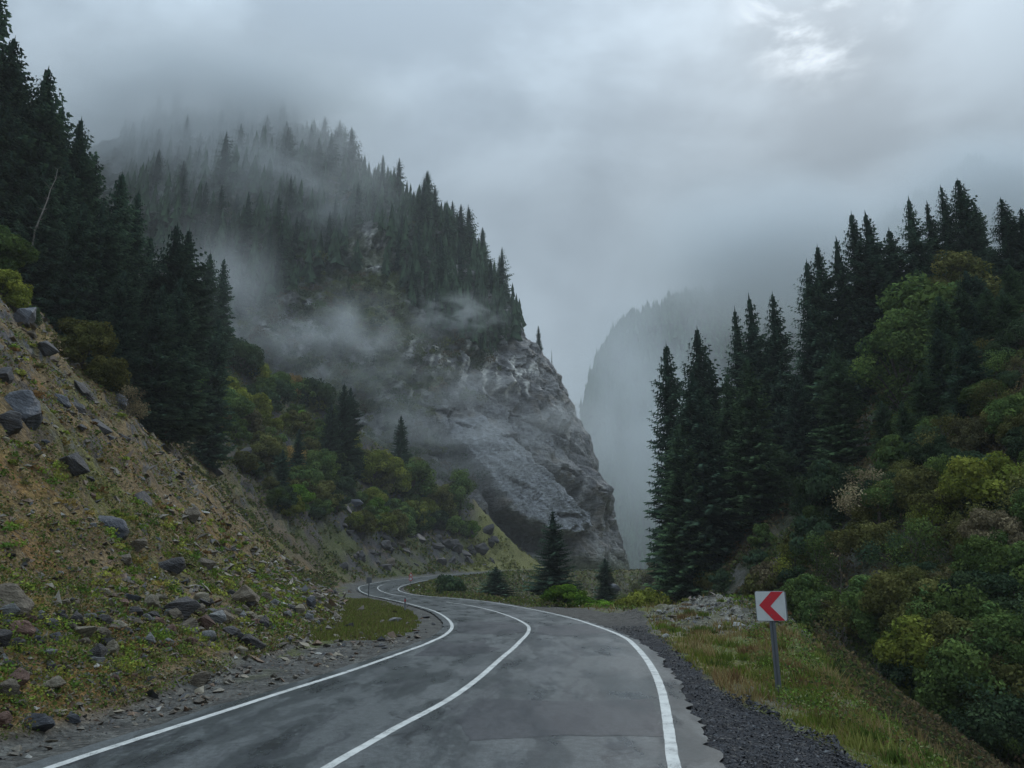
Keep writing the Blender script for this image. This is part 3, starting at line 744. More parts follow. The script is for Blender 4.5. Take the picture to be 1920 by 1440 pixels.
    m = (dr > .8) & (dl < -1) & (RG.random(len(X)) < sstep(-.35, .3, n1 + .3 * sstep(1, 4, dr)))
    P = np.stack([X, Y, h], -1)[m]; n = len(P); P[:, 2] += RG.uniform(0, .5, n) * sstep(0.8, 3, dr[m])
    sz = .0042 * r[m] * RG.uniform(.4, 1.2, n)
    col = pick([(.10, .14, .035), (.16, .16, .05), (.14, .11, .06), (.07, .09, .035), (.40, .39, .36)], n, [4, 3, 3, 3, .12])
    V, f, c = leaf_quads(P, sz, col=col, nrm=np.array([0, -.5, .8]))
    tag(link('ground_cover', mk_mesh('ground_cover', V, f, [M_COVER], c)), 'rough grass and weeds between the near curve and the far road', kind='stuff')
    # far rocky slope behind the hairpin
    X, Y, r = polar_samples(110000, 95, 235, -24, 5, .9)
    h, dF, dC, dR, dl, dr, *_ = H(X, Y, True); n1 = fbm(X / 5, Y / 5, h / 5, 4, seed=171)
    m = (dF > .5) & (dF < 60) & (Y > 95) & (RG.random(len(X)) < sstep(-.2, .3, n1))
    P = np.stack([X, Y, h], -1)[m]; n = len(P); P[:, 2] += RG.uniform(0, .5, n)
    sz = .0045 * r[m] * RG.uniform(.4, 1.2, n)
    col = pick([(.09, .12, .035), (.15, .16, .05), (.15, .12, .06), (.06, .08, .035)], n, [4, 3, 3, 3])
    ng = X[m] > -13
    col = np.where(ng[:, None], pick([(.17, .18, .05), (.22, .21, .07), (.12, .14, .04)], n), col)
    V, f, c = leaf_quads(P, sz, col=col, nrm=np.array([.1, -.6, .7]))
    tag(link('ground_cover', mk_mesh('ground_cover', V, f, [M_COVER], c)), 'thin weeds on the rocky slope behind the far bend', kind='stuff')
scatter_right()
def scatter_hill():
    X, Y, r = polar_samples(230000, 14, 190, 8, 38, .8)
    h, dF, dC, dR, dl, dr, big, *_ = H(X, Y, True); n1 = fbm(X / 4, Y / 4, h / 4, 4, seed=181); n2 = fbm(X / 11, Y / 11, h / 9, 3, seed=183)
    m = (dC > 1.0) & (dR > -16) & (RG.random(len(X)) < sstep(-.35, .1, n1))
    P = np.stack([X, Y, h], -1)[m]; n = len(P); P[:, 2] += RG.uniform(0, .9, n) * sstep(14, 30, r[m])
    sz = np.maximum(.07, .0045 * r[m]) * RG.uniform(.5, 1.4, n)
    ca = pick([(.06, .085, .03), (.09, .12, .035), (.045, .065, .03), (.12, .13, .045)], n); cb = pick([(.12, .09, .05), (.09, .07, .045), (.16, .12, .06), (.07, .075, .035)], n)
    col = np.where((RG.random(n) < sstep(-.2, .2, n2[m]))[:, None], cb, ca)
    V, f, c = leaf_quads(P, sz, col=col, nrm=np.array([-.4, -.4, .6]))
    tag(link('undergrowth', mk_mesh('undergrowth', V, f, [M_COVER], c)), 'dark undergrowth carpeting the ravine and the right hillside', kind='stuff')
scatter_hill()

# ------------------------------------------------------------------ cliff mountain
SILT = [(1075, 1160, 335), (1030, 1155, 335), (1000, 1143, 337), (950, 1130, 340), (900, 1118, 343), (830, 1096, 348), (760, 1064, 353), (705, 1030, 358), (665, 1004, 363),
        (625, 972, 369), (575, 940, 376), (520, 912, 384), (475, 884, 392), (440, 838, 400), (402, 765, 410), (362, 700, 420), (322, 630, 430), (275, 565, 440), (235, 490, 450), (190, 410, 460)]
sz_ = np.array([at_depth(px, py, Y)[2] for py, px, Y in SILT]); sx_ = np.array([at_depth(px, py, Y)[0] for py, px, Y in SILT]); sy_ = np.array([float(Y) for *_, Y in SILT])
def in_poly(px, py, poly):
    ins = np.zeros(np.shape(px), bool); j = len(poly) - 1
    for i in range(len(poly)):
        xi, yi = poly[i]; xj, yj = poly[j]
        c = ((yi > py) != (yj > py)) & (px < (xj - xi) * (py - yi) / (yj - yi + 1e-9) + xi)
        ins ^= c; j = i
    return ins
def soft_poly(px, py, poly, w, nz=0):
    """approximate signed softness: distance to the polygon's edge, inside positive"""
    P = np.array(poly + [poly[0]], float); best = np.full(np.shape(px), 1e9)
    for a, b in zip(P[:-1], P[1:]):
        d = b - a; t = np.clip(((px - a[0]) * d[0] + (py - a[1]) * d[1]) / (d @ d), 0, 1)
        best = np.minimum(best, np.hypot(px - a[0] - t * d[0], py - a[1] - t * d[1]))
    return sstep(-w, w, np.where(in_poly(px, py, poly), best, -best) + nz)

MTN = {}
def build_mountain():
    nu, nv = 560, 380
    # right flank turns away at theta < 0, front spans 0..1
    th = np.concatenate([np.linspace(-0.9, 0.05, 70)[:-1], np.linspace(0.05, math.pi * .93, nu - 69)])
    z = np.linspace(-12, sz_.max() + 10, nv)
    TH, Z = np.meshgrid(th, z, indexing='ij')
    XR, YC = np.interp(Z, sz_, sx_), np.interp(Z, sz_, sy_)
    a = np.interp(Z, [-12, 100, 200, 290], [240, 225, 190, 130]); XC = XR - a
    b = np.interp(Z, [-12, 40, 110, 200, 290], [80, 72, 66, 60, 44])
    e = 0.82
    cx = np.sign(np.cos(TH)) * np.abs(np.cos(TH)) ** e; cyy = np.sign(np.sin(TH)) * np.abs(np.sin(TH)) ** e
    X = XC + a * cx; Y = YC - b * cyy
    nx, ny = np.cos(TH) * .6, -np.sin(TH)
    l = np.hypot(nx, ny) + 1e-6; nx, ny = nx / l, ny / l
    edge = sstep(0.0, 0.55, TH) * .75 + .25
    d1 = fbm(X / 60, Y / 60, Z / 80, 3, seed=201) * 16
    zs = Z + .45 * X + 9 * fbm(X / 40, Y / 40, Z / 40, 3, seed=213); d1 = d1 + (np.abs((zs / 26) % 1 - .62) * -14 + 4) * .55     # stepped ledges
    d2 = fbm(X / 15, Y / 15, Z / 60, 4, seed=203, ridge=True) * 6.5           # upright ribs
    u_ = X * .62 + Z * .78; v_ = -X * .78 + Z * .62
    d3 = fbm(u_ / 7, Y / 30, v_ / 34, 4, seed=205, ridge=True) * 2.6            # dipping beds
    d4 = fbm(X / 3.2, Y / 3.2, Z / 5.5, 4, seed=207) * 1.7
    px, py = proj(np.stack([X, Y, Z], -1))
    wp = fbm(X / 9, Y / 9, Z / 9, 4, seed=209)
    slab = soft_poly(px, py, [(800, 800), (880, 790), (950, 850), (1010, 915), (1058, 962), (1068, 990), (1040, 1003), (985, 992), (935, 968), (895, 915), (850, 860)], 5, wp * 16)
    slab2 = soft_poly(px, py, [(850, 720), (960, 790), (1040, 830), (1050, 880), (990, 850), (900, 800)], 8, wp * 22)
    dd = (d1 + d2 + d3) * edge * (1 - .9 * slab) * (1 - .6 * slab2) + d4 * .8 * (1 - .7 * slab)
    bed = fbm(u_ / 1.6, Y / 9, v_ / 12, 3, seed=211, ridge=True)
    wv_ = fbm(X / 24, Y / 24, Z / 24, 3, seed=241) * 9; crk = 1 - np.abs(((Z + .55 * X + wv_) / 17) % 1 - .5) * 2; crk2 = 1 - np.abs(((X * 1.0 - .16 * Z + wv_ * 1.3) / 23) % 1 - .5) * 2
    crack = np.maximum(sstep(.88, .97, crk), .8 * sstep(.92, .985, crk2)) * sstep(-.25, .1, wp)
    dd = dd + slab * (12 + bed * .7) + slab2 * (5 + .7 * bed)
    # recess under the slab
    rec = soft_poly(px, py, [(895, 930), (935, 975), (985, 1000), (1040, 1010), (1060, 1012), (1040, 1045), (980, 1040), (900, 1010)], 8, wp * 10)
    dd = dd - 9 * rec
    dd = dd - 2.6 * crack
    X2, Y2 = X + nx * dd, Y + ny * dd
    Z2 = (Z + d4 * .6) * np.interp(X, [-420, -260, -170, -120], [.62, .78, .93, 1.0])
    # vegetation masks written in the plane of the cliff
    n1 = fbm(X / 20, Y / 20, Z / 20, 4, seed=221); n2 = fbm(X / 5, Y / 5, Z / 7, 4, seed=223); n3 = fbm(X / 2.5, Y / 2.5, Z / 12, 4, seed=225)
    px, py = proj(np.stack([X2, Y2, Z2], -1))
    # lower limit of the forest along the face
    fline = np.interp(px, [0, 350, 560, 660, 700, 760, 800, 900, 960, 1000, 1200], [700, 640, 540, 510, 520, 600, 610, 660, 640, 560, 560]) + wp * 30
    forest = sstep(18, -18, py - fline) * sstep(-.26, -.06, n1 + .5 * n2 + sstep(900, 500, py) * .08)
    bare = soft_poly(px, py, [(655, 425), (700, 415), (745, 470), (742, 505), (690, 515), (655, 480)], 10, wp * 20)
    meadow = soft_poly(px, py, [(655, 520), (745, 515), (775, 600), (770, 640), (640, 640), (630, 590)], 20, wp * 40)
    bush = sstep(.0, .35, n1 + .5 * n2 - .0035 * (px - 830) + .08) * (1 - forest)
    def lerp(a_, b_, t): return a_ * (1 - t[..., None]) + b_ * t[..., None]
    C = lambda *c: np.array(c, float)
    col = lerp(C(.215, .212, .21) + 0 * X[..., None], C(.105, .105, .11), sstep(-.2, .3, n1 + .6 * n2))
    col = lerp(col, C(.20, .165, .125), sstep(.05, .4, n2 - .3 * n1) * .6)
    strk = fbm(X / 2.0, Y / 9, Z / 22, 4, seed=231)
    zone = soft_poly(px, py, [(770, 590), (830, 620), (960, 655), (1010, 680), (990, 745), (900, 730), (800, 700), (770, 760), (790, 900), (760, 900)], 18, wp * 20)
    col = lerp(col, C(.72, .70, .65), sstep(.05, .25, strk) * np.clip(zone * .9 + .15 + bare * .6, 0, 1))
    col = lerp(col, C(.28, .29, .31), slab * .95)
    col = lerp(col, C(.21, .215, .225), slab2 * .8)
    col = lerp(col, C(.07, .07, .075), crack * .75)
    col = lerp(col, C(.055, .055, .06), rec)  # shade under the overhang painted into the recess colour
    col = lerp(col, C(.10, .115, .05), bush * sstep(-.2, .2, n2) * .85 * (1 - slab) * (1 - rec))
    leftg = sstep(860, 720, px + wp * 60) * sstep(-.30, .05, n2 + .3 * n1) * (1 - slab)
    col = lerp(col, C(.085, .105, .045), leftg * .8)
    col = lerp(col, C(.035, .05, .032), forest * (1 - bare))
    col = lerp(col, C(.12, .15, .05), meadow * .9)
    foot = sstep(8, -2, Z2 + 3 * n2)
    col = lerp(col, C(.10, .13, .05), foot * .8 * (1 - rec))
    idx = np.arange(X.size).reshape(X.shape)
    q = np.stack([idx[:-1, :-1], idx[1:, :-1], idx[1:, 1:], idx[:-1, 1:]], -1).reshape(-1, 4)[:, ::-1]
    m, n = new_mat('cliff_rock')
    pos = n.a('ShaderNodeTexCoord').outputs['Object']
    at = n.a('ShaderNodeVertexColor'); at.layer_name = 'Col'
    f1 = n.noise(n.mapping(pos, (1, 1, .45)), .55, 7, .68, .3); f2 = n.noise(n.mapping(pos, (1, 1, 3), (0, math.radians(40), 0)), .35, 6, .65, .4)
    g = n.math('MULTIPLY', n.rng(f1, .3, .7, .6, 1.4), n.rng(f2, .3, .7, .7, 1.3))
    c = n.mix(1.0, at.outputs[0], n.vmath('MULTIPLY', (1, 1, 1), g), 'MULTIPLY')
    bsdf(n, c, .58, n.math('ADD', f1, f2), 1.0, 1.5, .45)
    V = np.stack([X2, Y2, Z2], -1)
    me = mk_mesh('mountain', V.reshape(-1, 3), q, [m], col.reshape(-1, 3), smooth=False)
    tag(link('mountain', me), 'towering grey rock mountain with forest on its upper slopes across the road', kind='structure')
    bush = np.maximum(bush, leftg * (1 - forest) * .9)
    MTN.update(V=V, px=px, py=py, forest=forest * (1 - bare) * (1 - meadow), bush=bush * (1 - slab) * (1 - rec), meadow=meadow, th=TH, n2=n2)
build_mountain()

def cone_forest(name, P, hgt, rad, lab, mat, k=7, tiers=((.02, .5, 1.0), (.25, .72, .78), (.5, .88, .55), (.7, 1.0, .34))):
    N = len(P); a = np.linspace(0, 2 * np.pi, k, endpoint=False); vs, fs, off = [], [], 0
    for (z0, z1, rs) in tiers:
        ring = np.stack([np.cos(a), np.sin(a), 0 * a], -1)[None] * (rad * rs)[:, None, None] * RG.uniform(.45, 1.35, (N, k, 1))
        ring[..., 2] = (hgt * z0)[:, None] + RG.normal(size=(N, k)) * (hgt * .035)[:, None]
        vs.append(np.concatenate([ring + P[:, None], (P + np.stack([0 * hgt, 0 * hgt, hgt * z1], -1))[:, None]], 1).reshape(-1, 3))
        b = (np.arange(N) * (k + 1))[:, None] + off
        fs += [np.stack([b[:, 0] + t, b[:, 0] + (t + 1) % k, b[:, 0] + k], -1) for t in range(k)]
        off += N * (k + 1)
    Vt = np.concatenate(vs); cc = np.ones((len(Vt), 3)) * RG.uniform(.4, 1.1, (len(Vt), 1))
    return tag(link(name, mk_mesh(name, Vt, np.concatenate(fs), [mat], cc)), lab, kind='stuff')

# far mountain in the mist
FAR = {}
def build_far():
    L = [(1000, 1090, 900), (900, 1098, 900), (760, 1096, 900), (700, 1112, 905), (660, 1128, 910), (610, 1155, 920), (575, 1215, 930), (545, 1290, 945), (530, 1400, 960), (480, 1520, 980), (385, 1690, 1000), (282, 1830, 1010), (360, 2000, 1020), (400, 2300, 1040)]
    # ridge points: world position of each silhouette pixel, ordered left to right
    R = np.array([at_depth(px, py, Y) for py, px, Y in [(a_ + 28, b_, c_) for a_, b_, c_ in L[2:]]])
    s = np.linspace(0, len(R) - 1, 420); rx, ry, rz = (np.interp(s, np.arange(len(R)), R[:, k]) for k in range(3))
    v = np.linspace(0, 1, 150)
    Vx, _ = np.meshgrid(rx, v, indexing='ij'); S, T = np.meshgrid(np.arange(420), v, indexing='ij')
    rz = rz + 20 * fbm(rx / 45, 0, 0, 5, seed=301, gain=.6)
    top = rz[S]; Z = top * (1 - T) - 20 * T
    Y = ry[S] - 0.42 * (top - Z); X = rx[S] + 0 * T - np.clip(0.10 * (top - Z), 0, 30) * sstep(120, 0, S)
    n = fbm(X / 70, Y / 70, Z / 110, 5, seed=303); Y = Y + n * 55 * sstep(0, .08, T) + fbm(X / 18, 0, Z / 40, 4, seed=305, ridge=True) * 14 * sstep(0, .05, T)
    # back side
    B = np.stack([rx, ry + 500, rz * 0 - 20], -1)
    V = np.concatenate([np.stack([X, Y, Z], -1), ], 0)
    idx = np.arange(X.size).reshape(X.shape)
    q = np.stack([idx[:-1, :-1], idx[:-1, 1:], idx[1:, 1:], idx[1:, :-1]], -1).reshape(-1, 4)
    allV = np.vstack([V.reshape(-1, 3), B]); o = X.size; k = np.arange(419)
    qb = np.stack([idx[:-1, 0], idx[1:, 0], o + k + 1, o + k], -1)
    # left end closes towards the back
    c = np.ones((len(allV), 3)) * np.array([.045, .06, .04])
    nn = fbm(allV[:, 0] / 30, allV[:, 1] / 30, allV[:, 2] / 60, 4, seed=309)
    c = c * (1 + nn[:, None]); c[nn > .25] = (.13, .13, .13)
    me = mk_mesh('mountain', allV, [q, qb], [M_GROUND], c, smooth=False)
    tag(link('mountain', me), 'distant misty mountain flank beyond the gorge on the right', kind='structure')
    # its forest, far too many and too small to tell apart
    N = 5200
    i = RG.integers(0, 419, N); j = (RG.random(N) ** 1.3 * 149).astype(int)
    j[:900] = 0
    P = V[i, j] + RG.normal(size=(N, 3)) * (2, 2, 1.5); hgt = RG.uniform(14, 28, N); rad = hgt * RG.uniform(.13, .2, N)
    cone_forest('forest', P, hgt, rad, 'far conifer forest covering the misty mountain', M_NEEDLE, 6)
build_far()

# ------------------------------------------------------------------ tree meshes
def tube(pts, rads, k=6):
    pts = np.asarray(pts, float); V = []; F = []
    for i, (p, r) in enumerate(zip(pts, rads)):
        t = pts[min(i + 1, len(pts) - 1)] - pts[max(i - 1, 0)]; t = t / (np.linalg.norm(t) + 1e-9)
        a = np.cross(t, (0.3, 0.9, 0.1)); a /= np.linalg.norm(a); b = np.cross(t, a)
        for j in range(k):
            an = 2 * math.pi * j / k; V.append(p + (a * math.cos(an) + b * math.sin(an)) * r)
    for i in range(len(pts) - 1):
        for j in range(k):
            F.append((i * k + j, i * k + (j + 1) % k, (i + 1) * k + (j + 1) % k, (i + 1) * k + j))
    return np.array(V), np.array(F)
def join_parts(parts):
    V, F, o = [], [], 0
    for v, f in parts: V.append(v); F.append(f + o); o += len(v)
    return np.vstack(V), np.vstack(F)
def conifer(seed, levels=60, R=3.6, bare=0.04, gaps=0.0, detail=1.0, H_=25.0, taper=.45):
    g = np.random.default_rng(seed); V = []; Cc = []
    lean = g.normal(size=2) * .25; ph = g.random(4) * 6.28
    side = g.uniform(.78, 1.2, 10); lv = g.uniform(.70, 1.22, levels + 1)
    for li in range(levels):
        t = bare + (1 - bare) * ((li + g.random() * .5) / levels) ** .93
        if t > .993: continue
        z = H_ * t
        pr = (1 - math.exp(-3.4 * (1 - t))) * (1 - t) ** (taper - .40)
        rr = R * pr * (1 - .25 * sstep(.14, 0, t - bare)) * (lv[li] * .55 + .45 * lv[li + 1]) + .10 * min(1, 8 * (1 - t))
        rr *= 1 + .12 * math.sin(t * 9 + ph[0])
        nb = max(4, int(round((9 if t < .85 else 6) * min(1, .5 + .5 * detail))))
        if g.random() < gaps: nb = max(2, nb // 3)
        a0 = g.random() * 6.28
        for b in range(nb):
            az = a0 + 6.283 * b / nb + g.normal() * .25
            L = rr * g.choice([.6, .8, 1.0, 1.0, 1.1, 1.2]) * side[int((az % 6.283) / 6.283 * 10) % 10]
            if L < .12: continue
            pit = -.36 + .62 * t ** 1.5 + g.normal() * .09
            ax = np.array([math.cos(az), math.sin(az), 0]); tn = np.array([-math.sin(az), math.cos(az), 0])
            K = max(2, int(L / .45 * detail))
            sh0 = g.uniform(.6, 1.25)
            for k_ in range(K + 1):
                s = .16 + .84 * k_ / K
                p = np.array([lean[0] * t, lean[1] * t, z]) + ax * L * s + np.array([0, 0, L * (math.tan(pit) * s - .20 * s + .34 * s * s)])
                ln = (.30 * L * (1.2 - s * .75) + .24) * min(1, .3 + 5.5 * (1 - t))
                for sd in (-1, 1):
                    d = ax * .8 + tn * sd * g.uniform(.45, 1.1) + np.array([0, 0, g.uniform(-.55, .05)])
                    d /= np.linalg.norm(d); e_ = p + d * ln; wv = np.cross(d, (0, 0, 1)) * ln * .27
                    mid_ = p + d * ln * .45; dz = np.array([0, 0, -.20 * ln])
                    V += [p, mid_ - wv + dz, e_, mid_ + wv - dz * .3]
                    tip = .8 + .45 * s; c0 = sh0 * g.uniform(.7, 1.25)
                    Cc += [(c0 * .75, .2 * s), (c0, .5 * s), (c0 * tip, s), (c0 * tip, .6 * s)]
                if detail > .6:
                    hl = g.uniform(.3, .75) * (.5 + .5 * s)                      # hanging twig
                    V += [p - tn * .15, p - np.array([0, 0, hl]) + ax * .1, p + tn * .15, p + np.array([0, 0, .08])]
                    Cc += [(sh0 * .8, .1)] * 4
    V = np.array(V); n = len(V) // 4
    kz, ka = 22, 9; iv = []
    for i in range(kz):
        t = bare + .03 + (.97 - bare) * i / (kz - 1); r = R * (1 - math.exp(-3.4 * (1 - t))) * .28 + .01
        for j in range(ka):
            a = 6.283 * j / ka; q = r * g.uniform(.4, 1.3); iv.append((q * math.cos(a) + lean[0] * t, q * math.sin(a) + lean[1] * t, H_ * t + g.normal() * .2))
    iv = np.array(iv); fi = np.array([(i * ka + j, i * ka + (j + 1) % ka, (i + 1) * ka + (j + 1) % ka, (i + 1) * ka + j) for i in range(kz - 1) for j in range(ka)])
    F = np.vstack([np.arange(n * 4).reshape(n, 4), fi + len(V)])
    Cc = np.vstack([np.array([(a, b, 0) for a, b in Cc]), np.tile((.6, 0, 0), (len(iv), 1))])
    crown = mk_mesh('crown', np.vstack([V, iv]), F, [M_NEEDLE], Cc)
    tv, tf = tube([(lean[0] * t, lean[1] * t, H_ * t - 1.0 * (t == 0)) for t in (0, .02, .3, .6, .85, 1.0)], [.38, .30, .22, .14, .06, .015], 8)
    trunk = mk_mesh('trunk', tv, tf, [M_BARK], smooth=True)
    return crown, trunk
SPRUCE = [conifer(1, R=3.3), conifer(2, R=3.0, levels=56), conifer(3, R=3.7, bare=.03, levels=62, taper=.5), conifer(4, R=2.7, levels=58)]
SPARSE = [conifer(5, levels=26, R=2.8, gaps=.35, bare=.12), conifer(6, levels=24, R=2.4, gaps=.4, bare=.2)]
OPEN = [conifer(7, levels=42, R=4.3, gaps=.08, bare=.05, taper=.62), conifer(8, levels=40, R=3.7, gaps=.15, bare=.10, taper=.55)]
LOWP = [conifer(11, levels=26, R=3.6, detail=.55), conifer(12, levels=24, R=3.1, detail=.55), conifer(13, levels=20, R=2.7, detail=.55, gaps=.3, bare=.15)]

def leafy(seed, n=6500, blobs=24, size=.075, tall=1.0, hollow=.0, airy=0.0, stem=.25):
    """unit crown: about 1 wide each way from the stem, about 1.7*tall high, base at z=0"""
    g = np.random.default_rng(seed); cs = []; rs = []
    for i in range(blobs):
        a = g.random() * 6.283; zz = g.random() ** .8
        rad = .80 * math.sqrt(max(.05, 1 - (abs(zz - .42) / .62) ** 2)) * math.sqrt(g.random())
        cs.append((rad * math.cos(a), rad * math.sin(a), (.22 + 1.15 * zz) * tall)); rs.append(g.uniform(.13, .34))
    cs, rs = np.array(cs), np.array(rs)
    i = g.choice(blobs, n, p=rs ** 2 / (rs ** 2).sum())
    d = g.normal(size=(n, 3)); d /= np.linalg.norm(d, axis=1)[:, None]
    rr = (g.random(n) ** (.33 if airy == 0 else .6)); rr = .45 + .6 * rr
    P = cs[i] + d * (rs[i] * rr * (1 + airy * g.random(n)))[:, None] * (1, 1, .82)
    P[:, 2] = np.maximum(P[:, 2], .02)
    out = P - np.array([0, 0, .6 * tall]); out /= np.linalg.norm(out, axis=1)[:, None] + 1e-6
    nrm = d * .7 + out * .5 + g.normal(size=(n, 3)) * .6; nrm /= np.linalg.norm(nrm, axis=1)[:, None]
    t = np.cross(nrm, g.normal(size=(n, 3))); t /= np.linalg.norm(t, axis=1)[:, None]; b = np.cross(nrm, t)
    s = (size * g.uniform(.55, 1.35, n))[:, None]
    V = np.stack([P - t * s * .6, P + b * s * .38, P + t * s * .6, P - b * s * .38], 1).reshape(-1, 3)
    bc = g.uniform(.6, 1.35, blobs)[i] * g.uniform(.65, 1.35, n); hue = np.clip(g.uniform(0, 1, blobs)[i] * .7 + g.random(n) * .45 - .1, 0, 1)
    Cc = np.repeat(np.stack([bc, hue, 0 * bc], -1), 4, axis=0)
    crown = mk_mesh('crown', V, np.arange(n * 4).reshape(n, 4), [LEAF['green']], Cc)
    parts = [tube([(0, 0, -.25), (.02, .01, .3 * tall), (0, .03, .8 * tall), (.03, 0, 1.2 * tall)], [.05, .04, .025, .008], 6)]
    for c in cs[:14]:
        z0 = c[2] * g.uniform(.2, .55); parts.append(tube([(0, 0, z0), (c[0] * .5, c[1] * .5, z0 + (c[2] - z0) * .6), tuple(c)], [.022, .014, .004], 4))
    v, f = join_parts(parts)
    trunk = mk_mesh('trunk', v, f, [M_BARK])
    return crown, trunk
SHRUB = [leafy(21, n=4200, size=.11, blobs=34), leafy(22, n=4200, size=.11, tall=.85, blobs=30), leafy(23, n=4600, size=.105, blobs=40, tall=1.1), leafy(24, n=3800, size=.11, tall=.7, blobs=28)]
DENSE = [leafy(31, n=8500, size=.075, blobs=46), leafy(32, n=8500, size=.072, blobs=50, tall=.8), leafy(33, n=8500, size=.072, blobs=44, tall=1.15)]
BROAD = [leafy(41, n=8500, size=.075, blobs=60, tall=1.5), leafy(42, n=8500, size=.075, blobs=66, tall=1.9)]
AIRY = [leafy(51, n=2600, size=.06, airy=.7, blobs=18), leafy(52, n=2400, size=.055, airy=.9, blobs=16, tall=1.2)]

def plant(kind, mesh, loc, scale, rot, label, cat, group=None, crown_mat=None, parts=True, lean=(0, 0), bark=None):
    crown, trunk = mesh
    if parts:
        r = bpy.data.objects.new(kind, None); COL.objects.link(r); r.empty_display_size = .5
        for nm, me in (('trunk', trunk), ('crown', crown)):
            o = bpy.data.objects.new(nm, me); COL.objects.link(o); o.parent = r
            mt = crown_mat if nm == 'crown' else bark
            if mt: o.material_slots[0].link = 'OBJECT'; o.material_slots[0].material = mt
    else:
        r = bpy.data.objects.new(kind, crown); COL.objects.link(r)
        if crown_mat: r.material_slots[0].link = 'OBJECT'; r.material_slots[0].material = crown_mat
    r.location = loc; r.rotation_euler = (lean[0], lean[1], rot)
    r.scale = scale if hasattr(scale, '__len__') else (scale,) * 3
    return tag(r, label, cat, group)

def spruce_at(px, top, Y, label, group=None, meshes=SPRUCE, wide=1.0, mat=None, kind='spruce_tree', z=None, minh=6):
    p = at_depth(px, top, Y); b = Hs(p[0], Y) if z is None else z
    h = max(minh, p[2] - b)
    s = h / 25.0; k = rnd.randrange(len(meshes))
    wv = wide * min(1.35, max(.86, (25 / h) ** .35))
    return plant(kind, meshes[k], (p[0], Y, b - .3), (s * wv, s * wv, s), rnd.random() * 6.28, label, 'tree', group, mat)

# ---- conifers on the left
GL = 'dark spruces above the left slope'
for px, top, Y, lab, wd in (
    (-6, -45, 84, 'tall dark spruce cut off by the left edge of the view, highest on the left', 1.1),
    (27, 60, 82, 'tall dark spruce second from the left edge, with ragged drooping branches', 1.1),
    (88, 120, 84, 'tall dark spruce with a broad crown, left of the bare leaning birch', 1.15),
    (122, 192, 92, 'dark spruce just right of the broad one, top half hidden against it', .9),
    (150, 215, 88, 'dark slim topped spruce at the middle of the left stand', 1.0),
    (180, 285, 93, 'dark spruce right of the slim topped one in the left stand', 1.1),
    (228, 316, 90, 'dark spruce with a pointed top standing before the gap of mist', 1.0),
    (260, 356, 97, 'dark narrow spruce in the gap right of the pointed one', .9),
    (286, 436, 102, 'shorter dark spruce between the two taller groups on the left', .9),
    (330, 413, 96, 'broad dark spruce with twin tops above the olive bush, left of the pair', 1.15),
    (357, 425, 99, 'broad dark spruce with twin tops above the olive bush, right of the pair', 1.1),
    (413, 590, 118, 'small dark conical spruce above the green bushes beside the mist', 1.05)):
    spruce_at(px, top, Y, lab, GL, wide=wd)
envL = ([-40, 0, 25, 90, 125, 150, 190, 230, 270, 300, 330, 365, 385], [-30, 30, 75, 140, 230, 250, 330, 350, 400, 455, 440, 450, 600])
for i in range(26):
    px = rnd.uniform(-40, 375); Y = rnd.uniform(78, 104)
    top = float(np.interp(px, *envL)) + rnd.uniform(30, 190)
    spruce_at(px, top, Y, 'dark spruce half hidden in the dense stand above the left slope', GL, wide=1.15)
for px, top, base, lab in ((640, 716, 905, 'dark spruce left of a close pair rising over the green bushes'), (659, 722, 905, 'dark spruce right of a close pair rising over the green bushes'),
    (620, 752, 900, 'lower dark spruce leaning against the close pair'), (756, 775, 915, 'lone dark spruce in front of the cliff left of the rock slab'),
    (530, 838, 935, 'small dark spruce low among the yellow green bushes, left one'), (562, 800, 915, 'small dark spruce low among the green bushes, right one'), (790, 868, 925, 'small dark young spruce right of the lone spruce by the cliff')):
    q = hit(px, base); yb = float(np.clip(q[1] if q is not None else 180, 110, 215))
    spruce_at(px, top, yb, lab, 'dark spruces among the bushes of the far left slope', wide=1.0, meshes=SPRUCE[:3], z=(q[2] if q is not None and q[1] == yb else None))
# hazy ones behind, standing in the mist
for px, top, Y in ((398, 468, 170), (420, 482, 175), (385, 500, 168)):
    spruce_at(px, top, Y, 'pale hazy spruce standing in the mist behind the left stand', 'hazy spruces behind the left stand')
spruce_at(1036, 950, 104, 'lone dark spruce with tiered branches beside the near curve', None, OPEN[:1], 1.15, z=-4.2)
spruce_at(1133, 1042, 130, 'small dark spruce right of the lone tiered spruce by the far road', None, SPRUCE[:1], 1.3, z=-3.5)
spruce_at(935, 1058, 118, 'small dark round topped conifer in front of the far road', None, SPRUCE[2:3], 2.4, z=-3.0, minh=4)

